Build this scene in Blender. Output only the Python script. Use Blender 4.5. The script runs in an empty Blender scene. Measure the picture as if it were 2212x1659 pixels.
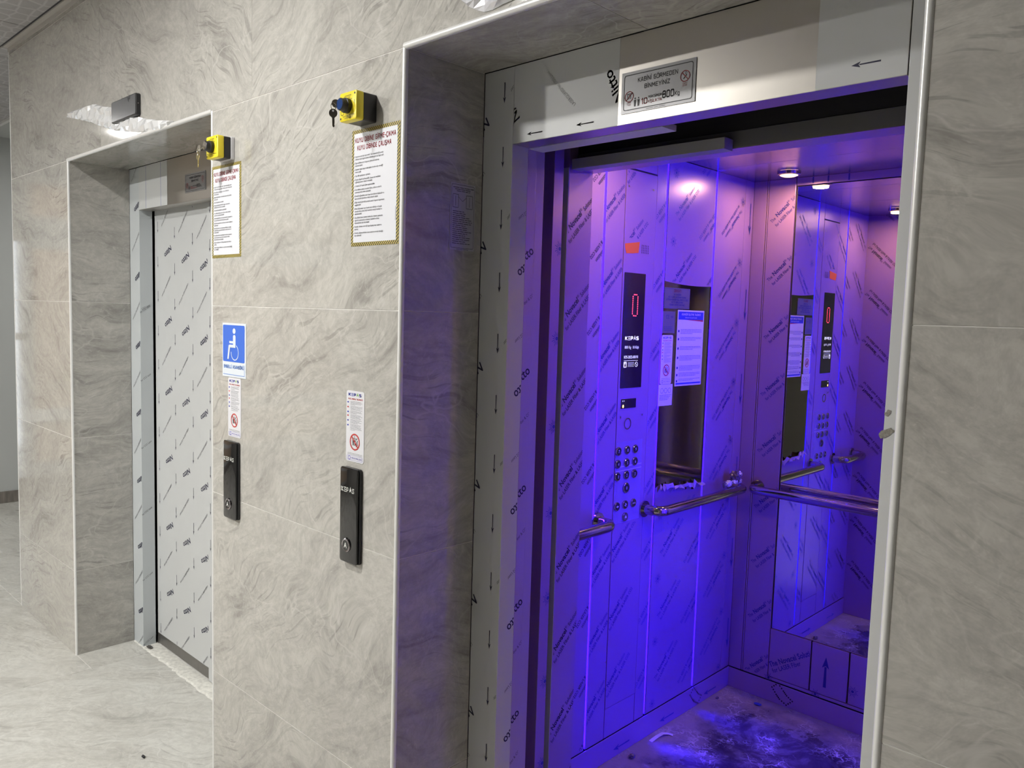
import bpy, bmesh, math, random
from mathutils import Vector, Matrix
random.seed(7)
scene = bpy.context.scene
col = scene.collection
PI = math.pi

# ------------------------------------------------------------------ camera
def make_camera():
    f, C = 1721.15, Vector((3.4352, -1.1726, 1.5834))
    yaw, pitch, roll = 0.7638, -0.0855, 0.0298
    cy, sy, cp, sp = math.cos(yaw), math.sin(yaw), math.cos(pitch), math.sin(pitch)
    fw = Vector((-sy * cp, cy * cp, sp)); r = Vector((cy, sy, 0)); u = r.cross(fw)
    c, s = math.cos(roll), math.sin(roll)
    r2 = c * r + s * u; u2 = -s * r + c * u
    cd = bpy.data.cameras.new('camera'); cd.sensor_fit = 'HORIZONTAL'; cd.sensor_width = 36.0
    cd.lens = f / 2212.0 * 36.0; cd.clip_start = 0.02; cd.clip_end = 100
    o = bpy.data.objects.new('camera', cd); col.objects.link(o)
    M = Matrix((r2, u2, -fw)).transposed().to_4x4(); M.translation = C
    o.matrix_world = M
    scene.camera = o
make_camera()

# ------------------------------------------------------------------ world, exposure
w = bpy.data.worlds.new('world'); scene.world = w; w.use_nodes = True
w.node_tree.nodes['Background'].inputs[0].default_value = (0.86, 0.93, 1.0, 1)
w.node_tree.nodes['Background'].inputs[1].default_value = 2.2
scene.view_settings.view_transform = 'Standard'
scene.view_settings.look = 'None'
scene.view_settings.exposure = 0.0
scene.view_settings.gamma = 1.0
scene.view_settings.use_curve_mapping = False
try:
    scene.cycles.use_denoising = True
    scene.cycles.use_light_tree = False
    scene.cycles.max_bounces = 5
    scene.cycles.diffuse_bounces = 3
    scene.cycles.glossy_bounces = 5
    scene.cycles.transmission_bounces = 3
    scene.cycles.caustics_reflective = False
    scene.cycles.caustics_refractive = False
    scene.cycles.sample_clamp_indirect = 4.0
    scene.cycles.use_adaptive_sampling = True
    scene.cycles.adaptive_threshold = 0.15
    scene.cycles.adaptive_min_samples = 16
except Exception:
    pass
KEY_LAMP = 34.0          # hall downlight nearest the lifts (W)
HALL_LAMP = 5.0         # the other hall downlights
CAR_SPOT = 2.7           # warm spots in the lift car
LED_GAIN = 500.0          # violet strips

# ------------------------------------------------------------------ dimensions (metres)
XA, XB, XC, XD, XE = -1.193, -0.357, 0.979, 1.944, 3.060
XEND = 5.2
T, H, D = 2.187, 2.823, 0.253            # soffit height, ceiling, recess depth
ROWS = [0.0, 0.387, 0.987, 1.587, 2.187]
CL, CR, CF, CB, CT = 1.815, 3.185, 0.67, 1.94, 2.165   # car: left, right, front, back, top

# ------------------------------------------------------------------ material helpers
MATS = {}
def principled(name, base=(.8, .8, .8), rough=.5, metal=0., spec=.5, emit=None, estr=0., coat=0., trans=0., alpha=1., ior=1.5):
    m = bpy.data.materials.new(name); m.use_nodes = True
    b = m.node_tree.nodes['Principled BSDF']
    b.inputs['Base Color'].default_value = (*base, 1)
    b.inputs['Roughness'].default_value = rough
    b.inputs['Metallic'].default_value = metal
    b.inputs['Specular IOR Level'].default_value = spec
    b.inputs['IOR'].default_value = ior
    if coat: b.inputs['Coat Weight'].default_value = coat; b.inputs['Coat Roughness'].default_value = .05
    if trans: b.inputs['Transmission Weight'].default_value = trans
    if alpha < 1: b.inputs['Alpha'].default_value = alpha
    if emit: b.inputs['Emission Color'].default_value = (*emit, 1); b.inputs['Emission Strength'].default_value = estr
    MATS[name] = m
    return m
def N(m, typ, **kw):
    n = m.node_tree.nodes.new(typ)
    for k, v in kw.items():
        if k in n.inputs: n.inputs[k].default_value = v
        else: setattr(n, k, v)
    return n
def L(m, a, b): m.node_tree.links.new(a, b)
def ramp(m, stops, interp='LINEAR'):
    r = N(m, 'ShaderNodeValToRGB'); r.color_ramp.interpolation = interp
    els = r.color_ramp.elements
    while len(els) < len(stops): els.new(.5)
    for e, (p, c) in zip(els, stops):
        e.position = p; e.color = (*c, 1) if len(c) == 3 else c
    return r
def mix(m, fac, a, b, mode='MIX'):
    n = N(m, 'ShaderNodeMix'); n.data_type = 'RGBA'; n.blend_type = mode
    for sock, val in ((n.inputs[0], fac), (n.inputs[6], a), (n.inputs[7], b)):
        if hasattr(val, 'is_output') or hasattr(val, 'links'): L(m, val, sock)
        elif isinstance(val, (int, float)): sock.default_value = val
        else: sock.default_value = (*val, 1)
    return n.outputs[2]
def math_n(m, op, a, b=None):
    n = N(m, 'ShaderNodeMath'); n.operation = op
    for i, v in enumerate((a, b)):
        if v is None: continue
        if hasattr(v, 'links'): L(m, v, n.inputs[i])
        else: n.inputs[i].default_value = v
    return n.outputs[0]

def stone(name, light, mid, dark, vein, rough=.12, ang=.0, spread=1.3, scale=1.0, spec=.5, dust=0.):
    """porcelain slab: veined in each tile's own plane, every tile its own piece of the pattern"""
    m = principled(name, mid, rough, spec=spec); b = m.node_tree.nodes['Principled BSDF']
    tc = N(m, 'ShaderNodeTexCoord'); oi = N(m, 'ShaderNodeObjectInfo')
    a = math_n(m, 'MULTIPLY_ADD', oi.outputs['Random'], spread)
    a.node.inputs[2].default_value = ang - spread / 2
    rot = N(m, 'ShaderNodeVectorRotate'); rot.rotation_type = 'Z_AXIS'
    L(m, tc.outputs['Object'], rot.inputs['Vector']); L(m, a, rot.inputs['Angle'])
    off = N(m, 'ShaderNodeCombineXYZ')
    o1 = math_n(m, 'MULTIPLY', oi.outputs['Random'], 37.0); o2 = math_n(m, 'MULTIPLY', oi.outputs['Random'], 91.0)
    L(m, o1, off.inputs[0]); L(m, o2, off.inputs[1])
    add = N(m, 'ShaderNodeVectorMath'); add.operation = 'ADD'
    L(m, rot.outputs[0], add.inputs[0]); L(m, off.outputs[0], add.inputs[1])
    # slow swirl
    wn = N(m, 'ShaderNodeTexNoise', Scale=2.6 * scale, Detail=2.0, Roughness=.5)
    L(m, add.outputs[0], wn.inputs['Vector'])
    sub = N(m, 'ShaderNodeVectorMath'); sub.operation = 'SUBTRACT'; sub.inputs[1].default_value = (.5, .5, .5)
    L(m, wn.outputs['Color'], sub.inputs[0])
    scl = N(m, 'ShaderNodeVectorMath'); scl.operation = 'SCALE'; scl.inputs['Scale'].default_value = .30 / scale
    L(m, sub.outputs[0], scl.inputs[0])
    wv = N(m, 'ShaderNodeVectorMath'); wv.operation = 'ADD'
    L(m, add.outputs[0], wv.inputs[0]); L(m, scl.outputs[0], wv.inputs[1])
    st = N(m, 'ShaderNodeMapping'); st.inputs['Scale'].default_value = (1.3 * scale, 5.6 * scale, 1)
    L(m, wv.outputs[0], st.inputs[0])
    big = N(m, 'ShaderNodeTexNoise', Scale=1.7, Detail=5.0, Roughness=.66, Distortion=.4); L(m, st.outputs[0], big.inputs['Vector'])
    cr = ramp(m, [(.27, dark), (.42, mid), (.60, light)]); L(m, big.outputs['Fac'], cr.inputs[0])
    # fine dark streaks along the flow
    st2 = N(m, 'ShaderNodeMapping'); st2.inputs['Scale'].default_value = (2.4 * scale, 30 * scale, 1); L(m, wv.outputs[0], st2.inputs[0])
    fine = N(m, 'ShaderNodeTexNoise', Scale=2.2, Detail=4.0, Roughness=.6, Distortion=.3); L(m, st2.outputs[0], fine.inputs['Vector'])
    fr = ramp(m, [(.39, (1, 1, 1)), (.435, (0, 0, 0))]); L(m, fine.outputs['Fac'], fr.inputs[0])
    msk = N(m, 'ShaderNodeTexNoise', Scale=2.6 * scale, Detail=2.0); L(m, add.outputs[0], msk.inputs['Vector'])
    mr = ramp(m, [(.40, (0, 0, 0)), (.62, (1, 1, 1))]); L(m, msk.outputs['Fac'], mr.inputs[0])
    fs = math_n(m, 'MULTIPLY', fr.outputs[0], mr.outputs[0]); fs = math_n(m, 'MULTIPLY', fs, .62)
    c1 = mix(m, fs, cr.outputs[0], dark)
    # mottled cloud
    st3 = N(m, 'ShaderNodeMapping'); st3.inputs['Scale'].default_value = (1, 1.4, 1); L(m, wv.outputs[0], st3.inputs[0])
    cl = N(m, 'ShaderNodeTexNoise', Scale=34.0 * scale, Detail=4.0, Roughness=.8); L(m, st3.outputs[0], cl.inputs['Vector']); cl.inputs['Detail'].default_value = 3.0
    clr = ramp(m, [(.36, (.80, .795, .79)), (.60, (1.08, 1.08, 1.07))]); L(m, cl.outputs['Fac'], clr.inputs[0])
    c2 = mix(m, .55, c1, clr.outputs[0], 'MULTIPLY')
    # thin pale crackle veins
    vo = N(m, 'ShaderNodeTexVoronoi', Scale=4.2 * scale); vo.feature = 'DISTANCE_TO_EDGE'
    vn = N(m, 'ShaderNodeTexNoise', Scale=7.0 * scale, Detail=2.0); L(m, wv.outputs[0], vn.inputs['Vector'])
    vs = N(m, 'ShaderNodeVectorMath'); vs.operation = 'SCALE'; vs.inputs['Scale'].default_value = .30 / scale; L(m, vn.outputs['Color'], vs.inputs[0])
    va = N(m, 'ShaderNodeVectorMath'); va.operation = 'ADD'; L(m, wv.outputs[0], va.inputs[0]); L(m, vs.outputs[0], va.inputs[1])
    L(m, va.outputs[0], vo.inputs['Vector'])
    vr = ramp(m, [(.0, (1, 1, 1)), (.022, (0, 0, 0))]); L(m, vo.outputs['Distance'], vr.inputs[0])
    vm = math_n(m, 'MULTIPLY', vr.outputs[0], mr.outputs[0]); vm = math_n(m, 'MULTIPLY', vm, .6)
    c3 = mix(m, vm, c2, vein)
    vo2 = N(m, 'ShaderNodeTexVoronoi', Scale=13.0 * scale); vo2.feature = 'DISTANCE_TO_EDGE'; L(m, va.outputs[0], vo2.inputs['Vector'])
    vr2 = ramp(m, [(.0, (1, 1, 1)), (.05, (0, 0, 0))]); L(m, vo2.outputs['Distance'], vr2.inputs[0])
    m2 = ramp(m, [(.52, (0, 0, 0)), (.66, (1, 1, 1))]); L(m, cl.outputs['Fac'], m2.inputs[0])
    c3 = mix(m, math_n(m, 'MULTIPLY', math_n(m, 'MULTIPLY', vr2.outputs[0], m2.outputs[0]), .5), c3, vein)
    L(m, c3, b.inputs['Base Color'])
    rr = ramp(m, [(.3, (rough * .8,) * 3), (.7, (rough * 1.5 + dust,) * 3)]); L(m, msk.outputs['Fac'], rr.inputs[0])
    L(m, rr.outputs[0], b.inputs['Roughness'])
    return m

def noisy(name, base, rough=.5, metal=0., amt=.12, scale=30., stretch=(1, 1, 1), spec=.5, bump=0.):
    m = principled(name, base, rough, metal, spec); b = m.node_tree.nodes['Principled BSDF']
    if amt <= .05 and not bump: return m          # plain enough to leave even
    tc = N(m, 'ShaderNodeTexCoord'); mp = N(m, 'ShaderNodeMapping'); mp.inputs['Scale'].default_value = stretch
    L(m, tc.outputs['Object'], mp.inputs[0])
    n = N(m, 'ShaderNodeTexNoise', Scale=scale, Detail=5.0); L(m, mp.outputs[0], n.inputs['Vector'])
    lo = tuple(c * (1 - amt) for c in base); hi = tuple(min(1, c * (1 + amt)) for c in base)
    r = ramp(m, [(.3, lo), (.7, hi)]); L(m, n.outputs['Fac'], r.inputs[0]); L(m, r.outputs[0], b.inputs['Base Color'])
    if bump:
        bp = N(m, 'ShaderNodeBump', Strength=bump, Distance=.002); L(m, n.outputs['Fac'], bp.inputs['Height']); L(m, bp.outputs[0], b.inputs['Normal'])
    return m

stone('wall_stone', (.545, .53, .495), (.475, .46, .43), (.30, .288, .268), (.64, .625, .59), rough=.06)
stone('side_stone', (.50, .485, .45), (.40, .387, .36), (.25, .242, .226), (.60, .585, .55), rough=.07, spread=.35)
stone('floor_stone', (.60, .595, .56), (.535, .525, .49), (.38, .37, .345), (.70, .695, .66), rough=.22, dust=.1, ang=-.5, spread=.8)
def car_floor():
    m = principled('car_floor_stone', (.1, .1, .1), .25); b = m.node_tree.nodes['Principled BSDF']
    tc = N(m, 'ShaderNodeTexCoord'); V = tc.outputs['Object']
    def noise(sc_, det=4., rough=.6, dis=0.):
        n = N(m, 'ShaderNodeTexNoise', Scale=sc_, Detail=det, Roughness=rough, Distortion=dis); L(m, V, n.inputs['Vector']); return n
    big_ = noise(4.5, 6., .65, .6); cr = ramp(m, [(.34, (.022, .02, .022)), (.48, (.085, .07, .075)), (.60, (.27, .235, .23))]); L(m, big_.outputs['Fac'], cr.inputs[0])
    wn = noise(9., 3.); sc1 = N(m, 'ShaderNodeVectorMath'); sc1.operation = 'SCALE'; sc1.inputs['Scale'].default_value = .16; L(m, wn.outputs['Color'], sc1.inputs[0])
    ad = N(m, 'ShaderNodeVectorMath'); ad.operation = 'ADD'; L(m, V, ad.inputs[0]); L(m, sc1.outputs[0], ad.inputs[1])
    out = cr.outputs[0]
    mk = noise(5.5, 2.); mr = ramp(m, [(.47, (0, 0, 0)), (.60, (1, 1, 1))]); L(m, mk.outputs['Fac'], mr.inputs[0])
    for sc_, wd, amt in ((11., .035, .8), (27., .05, .55)):
        vo = N(m, 'ShaderNodeTexVoronoi', Scale=sc_); vo.feature = 'DISTANCE_TO_EDGE'; L(m, ad.outputs[0], vo.inputs['Vector'])
        vr = ramp(m, [(0., (1, 1, 1)), (wd, (0, 0, 0))]); L(m, vo.outputs['Distance'], vr.inputs[0])
        f = math_n(m, 'MULTIPLY', math_n(m, 'MULTIPLY', vr.outputs[0], mr.outputs[0]), amt)
        out = mix(m, f, out, (.85, .78, .76))
    # cement dust trodden in from the landing, thicker towards the walls
    sp = N(m, 'ShaderNodeSeparateXYZ'); L(m, V, sp.inputs[0])
    ex = math_n(m, 'MULTIPLY_ADD', math_n(m, 'ABSOLUTE', sp.outputs[1]), 1.6); ex.node.inputs[2].default_value = -.62
    ew = math_n(m, 'MULTIPLY_ADD', sp.outputs[0], -1.9); ew.node.inputs[2].default_value = -.20
    dn = noise(13., 5., .7); em = math_n(m, 'ADD', math_n(m, 'MAXIMUM', ex, ew), math_n(m, 'MULTIPLY', dn.outputs['Fac'], .9))
    dr = ramp(m, [(.48, (0, 0, 0)), (.80, (1, 1, 1))]); L(m, em, dr.inputs[0])
    out = mix(m, math_n(m, 'MULTIPLY', dr.outputs[0], .7), out, (.40, .33, .31))
    L(m, out, b.inputs['Base Color'])
    rr = ramp(m, [(0., (.16,) * 3), (1., (.6,) * 3)]); L(m, dr.outputs[0], rr.inputs[0]); L(m, rr.outputs[0], b.inputs['Roughness'])
car_floor()
noisy('grout', (.80, .785, .75), .8, amt=.08)
noisy('screed', (.72, .71, .66), .9, amt=.16, scale=60, bump=.5)
noisy('paint_grey', (.50, .52, .515), .75, amt=.03)
noisy('paint_beige', (.66, .50, .37), .6, amt=.05, scale=4)
noisy('paint_white', (.70, .69, .66), .7, amt=.03)
noisy('paint_mid', (.36, .35, .32), .7, amt=.04)
noisy('paint_dim', (.20, .19, .165), .7, amt=.05)
noisy('skirting_stone', (.21, .19, .17), .35, amt=.25, scale=8, stretch=(1, 6, 1))
noisy('bead_metal', (.90, .90, .89), .28, .18, amt=.04, scale=12)
noisy('film_white', (.60, .615, .62), .42, amt=.03, scale=40, spec=.45)
noisy('film_cool', (.56, .595, .615), .38, amt=.02, scale=40, spec=.5)
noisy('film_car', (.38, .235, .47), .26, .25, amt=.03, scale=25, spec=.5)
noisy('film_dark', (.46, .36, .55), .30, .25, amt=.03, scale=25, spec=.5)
noisy('steel_brushed', (.62, .60, .565), .30, .85, amt=.06, scale=20, stretch=(1, 1, 40))
noisy('steel_header', (.50, .475, .44), .36, .93, amt=.04, scale=20, stretch=(1, 40, 1))
noisy('steel_dark', (.22, .21, .20), .35, .8, amt=.1, scale=20, stretch=(30, 1, 1))
principled('steel_mirror', (.26, .25, .225), .06, 1.0)
principled('mirror', (.86, .86, .88), .008, 1.0)
principled('chrome', (.46, .43, .45), .10, 1.0)
principled('nickel', (.62, .58, .50), .22, 1.0)
principled('key_steel', (.20, .18, .15), .3, .9)
principled('brass', (.72, .60, .30), .2, 1.0)
principled('shaft_black', (.012, .012, .014), .7)
principled('rubber', (.03, .03, .032), .6)
noisy('worn_brown', (.26, .245, .215), .8, amt=.3, scale=300)
principled('strip_grey', (.50, .48, .46), .6)
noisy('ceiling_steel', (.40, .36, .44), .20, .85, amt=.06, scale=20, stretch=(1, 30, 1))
principled('plate_mid', (.30, .30, .30), .5)
principled('plate_grey', (.13, .13, .125), .5)
principled('ink', (.010, .010, .045), .5)
principled('ink_grey', (.05, .05, .07), .5)
principled('ink_film', (.02, .02, .20), .5)
principled('ink_black', (.012, .012, .014), .5)
principled('ink_body', (.10, .10, .11), .6)
principled('ink_red', (.30, .016, .032), .5)
principled('ink_blue', (.03, .055, .42), .5)
principled('ink_green', (.18, .45, .08), .5)
principled('ink_purple', (.16, .13, .55), .5)
principled('sign_red', (.56, .055, .05), .45)
principled('sign_darkred', (.22, .03, .035), .5)
principled('paper', (.76, .77, .82), .4)
principled('sticker', (.80, .80, .84), .35)
principled('sign_blue', (.055, .17, .72), .35)
principled('sign_white', (.78, .84, .90), .35)
principled('sign_sky', (.10, .26, .74), .4)
principled('hazard_yellow', (.78, .64, .16), .45)
principled('hazard_black', (.018, .018, .015), .45)
principled('plastic_yellow', (.88, .72, .03), .30)
principled('plastic_black', (.018, .018, .02), .35)
principled('gloss_black', (.008, .008, .009), .07, coat=.4)
principled('dial_blue', (.02, .06, .22), .15, .3)
principled('logo_white', (.80, .80, .76), .4)
principled('scrap_lilac', (.36, .28, .38), .3, .2)
principled('info_plate', (.46, .46, .50), .4, .2)
principled('aluminium_plate', (.22, .22, .225), .36, .45)
principled('channel_side', (.13, .12, .16), .45)
principled('led_violet', (.1, .02, .5), .5, emit=(.014, .002, 1.0), estr=LED_GAIN)
principled('led_red', (.3, .0, .0), .5, emit=(1., .05, .12), estr=5.)
principled('led_amber', (.3, .2, .0), .5, emit=(1., .6, .15), estr=5.)
principled('screen_white', (.5, .5, .5), .5, emit=(.85, .85, 1.), estr=.9)
principled('spot_glow', (1, .8, .5), .5, emit=(1., .60, .26), estr=2.8)
principled('lamp_glow', (1, 1, .95), .5, emit=(1., .96, .88), estr=18.)
principled('tape_orange', (.80, .16, .02), .55)
principled('foil', (.80, .80, .84), .22, .25)
principled('foil_dark', (.16, .13, .16), .3, .3)
principled('indicator_grey', (.15, .155, .165), .22, .2)
principled('bare_blue', (.36, .26, .52), .38, .3)
principled('crumpled_film', (.92, .93, .95), .16, .05, coat=.5)
principled('scrap_white', (.80, .74, .78), .5)
principled('window_frame_white', (.80, .80, .80), .4)
principled('glass', (1, 1, 1), .0, trans=1., ior=1.02)
principled('ceiling_joint', (.05, .05, .055), .7)
def ceiling_mat():
    m = principled('ceiling_tile', (.42, .41, .42), .55, .1); b = m.node_tree.nodes['Principled BSDF']
    tc = N(m, 'ShaderNodeTexCoord')
    mp = N(m, 'ShaderNodeMapping'); mp.inputs['Scale'].default_value = (11, 16, 1); L(m, tc.outputs['Object'], mp.inputs[0])
    vo = N(m, 'ShaderNodeTexVoronoi', Scale=1.0, Randomness=.45); vo.feature = 'DISTANCE_TO_EDGE'; L(m, mp.outputs[0], vo.inputs['Vector'])
    r = ramp(m, [(.03, (1, 1, 1)), (.10, (0, 0, 0))]); L(m, vo.outputs['Distance'], r.inputs[0])
    c = mix(m, r.outputs[0], (.40, .39, .40), (.52, .515, .52)); L(m, c, b.inputs['Base Color'])
    r2 = ramp(m, [(.0, (0, 0, 0)), (.35, (1, 1, 1))]); L(m, vo.outputs['Distance'], r2.inputs[0])
    bp = N(m, 'ShaderNodeBump', Strength=.5, Distance=.004); L(m, r2.outputs[0], bp.inputs['Height']); L(m, bp.outputs[0], b.inputs['Normal'])
ceiling_mat()

# ------------------------------------------------------------------ object helpers
def tag(o, label=None, cat=None, group=None, kind=None):
    if label: o['label'] = label
    if cat: o['category'] = cat
    if group: o['group'] = group
    if kind: o['kind'] = kind
    return o
def empty(name, loc=(0, 0, 0)):
    o = bpy.data.objects.new(name, None); col.objects.link(o); o.location = loc; o.empty_display_size = .05
    return o
def thing(name, label, cat, loc=(0, 0, 0), group=None):
    return tag(empty(name, loc), label, cat, group)
def base_of(parent):
    p = Vector((0, 0, 0))
    while parent is not None:
        p = p + Vector(parent.location); parent = parent.parent
    return p

class Frame:
    """a flat face in the world: u right, v up, n towards the viewer"""
    def __init__(s, o, u, v):
        s.o, s.u, s.v = Vector(o), Vector(u), Vector(v); s.n = s.u.cross(s.v)
    def at(s, a, b, n=0.): return s.o + s.u * a + s.v * b + s.n * n
def front(y): return Frame((0, y, 0), (1, 0, 0), (0, 0, 1))       # u = x, v = z, faces -y
def side(x): return Frame((x, 0, 0), (0, 1, 0), (0, 0, 1))        # u = y, v = z, faces +x
def side_r(x): return Frame((x, 0, 0), (0, -1, 0), (0, 0, 1))     # u = -y, faces -x
def under(z): return Frame((0, 0, z), (1, 0, 0), (0, -1, 0))      # u = x, v = -y, faces down
def top(z): return Frame((0, 0, z), (1, 0, 0), (0, 1, 0))         # faces up

_text = {}
def text2d(s, bold=0., align='LEFT'):
    k = (s, bold, align)
    if k in _text: return _text[k]
    c = bpy.data.curves.new('t', 'FONT'); c.body = s; c.resolution_u = 2; c.align_x = align; c.offset = bold
    o = bpy.data.objects.new('t', c); me = o.to_mesh(); me.calc_loop_triangles()
    vs = [(v.co.x / .69, v.co.y / .69) for v in me.vertices]
    ts = [tuple(t.vertices) for t in me.loop_triangles]
    o.to_mesh_clear(); bpy.data.objects.remove(o); bpy.data.curves.remove(c)
    if vs and align == 'LEFT': pass
    _text[k] = (vs, ts); return _text[k]
def text_width(s, bold=0.):
    vs, _ = text2d(s, bold); return max(v[0] for v in vs) if vs else 0

# squarish sign capitals, drawn as strokes on a 0..1 grid: width, polylines
_r = [(.12, 0), (0, .12), (0, .88), (.12, 1), (.48, 1), (.6, .88), (.6, .12), (.48, 0), (.12, 0)]
STROKES = {
    'A': (.62, [[(0, 0), (.25, 1), (.37, 1), (.62, 0)], [(.09, .3), (.53, .3)]]), 'B': (.58, [[(0, 0), (0, 1), (.44, 1), (.55, .9), (.55, .62), (.46, .53), (0, .53)], [(.46, .53), (.58, .43), (.58, .1), (.46, 0), (0, 0)]]),
    'C': (.54, [[(.54, 1), (.12, 1), (0, .88), (0, .12), (.12, 0), (.54, 0)]]), 'D': (.6, [[(0, 0), (0, 1), (.42, 1), (.6, .84), (.6, .16), (.42, 0), (0, 0)]]),
    'E': (.5, [[(.5, 1), (0, 1), (0, 0), (.5, 0)], [(0, .52), (.45, .52)]]), 'F': (.5, [[(.5, 1), (0, 1), (0, 0)], [(0, .5), (.45, .5)]]),
    'G': (.58, [[(.56, 1), (.12, 1), (0, .88), (0, .12), (.12, 0), (.58, 0), (.58, .48), (.32, .48)]]), 'H': (.6, [[(0, 0), (0, 1)], [(.6, 0), (.6, 1)], [(0, .52), (.6, .52)]]),
    'I': (.0, [[(0, 0), (0, 1)]]), 'K': (.58, [[(0, 0), (0, 1)], [(.55, 1), (.2, .53), (.58, 0)], [(0, .53), (.2, .53)]]), 'L': (.48, [[(0, 1), (0, 0), (.48, 0)]]),
    'M': (.78, [[(0, 0), (.06, 1), (.39, .34), (.72, 1), (.78, 0)]]), 'N': (.62, [[(0, 0), (0, 1), (.62, 0), (.62, 1)]]), 'O': (.6, [_r]), 'P': (.57, [[(0, 0), (0, 1), (.44, 1), (.57, .88), (.57, .52), (.44, .4), (0, .4)]]),
    'R': (.58, [[(0, 0), (0, 1), (.44, 1), (.56, .88), (.56, .55), (.44, .45), (0, .45)], [(.32, .45), (.58, 0)]]), 'S': (.54, [[(.52, 1), (.1, 1), (0, .9), (0, .62), (.1, .53), (.44, .5), (.54, .4), (.54, .1), (.44, 0), (0, 0)]]),
    'T': (.58, [[(0, 1), (.58, 1)], [(.29, 1), (.29, 0)]]), 'U': (.6, [[(0, 1), (0, .12), (.12, 0), (.48, 0), (.6, .12), (.6, 1)]]), 'V': (.62, [[(0, 1), (.31, 0), (.62, 1)]]), 'Y': (.62, [[(0, 1), (.31, .45), (.62, 1)], [(.31, .45), (.31, 0)]]),
    'Z': (.54, [[(0, 1), (.54, 1), (0, 0), (.54, 0)]]), '-': (.3, [[(0, .42), (.3, .42)]]), '!': (.0, [[(0, .3), (0, 1)], [(0, .02), (0, .08)]]), '0': (.6, [_r]), '1': (.26, [[(0, .82), (.24, 1), (.24, 0)]]),
    '8': (.6, [[(.12, .52), (.03, .62), (.03, .9), (.13, 1), (.47, 1), (.57, .9), (.57, .62), (.48, .52), (.12, .52), (0, .42), (0, .1), (.12, 0), (.48, 0), (.6, .1), (.6, .42), (.48, .52)]]),
    'g': (.5, [[(.5, .66), (.12, .66), (0, .56), (0, .12), (.1, 0), (.5, 0)], [(.5, .66), (.5, -.2), (.4, -.28), (.04, -.28)]]), ' ': (.2, []),
}
_acc = {'İ': ('I', [[(0, 1.24), (0, 1.32)]]), 'Ö': ('O', [[(.16, 1.24), (.16, 1.32)], [(.44, 1.24), (.44, 1.32)]]), 'Ü': ('U', [[(.16, 1.24), (.16, 1.32)], [(.44, 1.24), (.44, 1.32)]]),
        'Ç': ('C', [[(.3, -.06), (.34, -.18), (.22, -.27)]]), 'Ş': ('S', [[(.28, -.06), (.32, -.18), (.2, -.27)]]), 'Ğ': ('G', [[(.16, 1.34), (.24, 1.24), (.38, 1.24), (.46, 1.34)]])}
for _k, (_b, _x) in _acc.items(): STROKES[_k] = (STROKES[_b][0], STROKES[_b][1] + _x)

def clip_poly(poly, r):
    u0, u1, v0, v1 = r
    for ax, lim, sgn in ((0, u0, 1), (0, u1, -1), (1, v0, 1), (1, v1, -1)):
        out = []
        for i in range(len(poly)):
            a, b = poly[i], poly[(i + 1) % len(poly)]
            ia = (a[ax] - lim) * sgn >= 0; ib = (b[ax] - lim) * sgn >= 0
            if ia: out.append(a)
            if ia != ib:
                t = (lim - a[ax]) / (b[ax] - a[ax]); out.append((a[0] + (b[0] - a[0]) * t, a[1] + (b[1] - a[1]) * t))
        poly = out
        if len(poly) < 3: return []
    return poly

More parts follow.
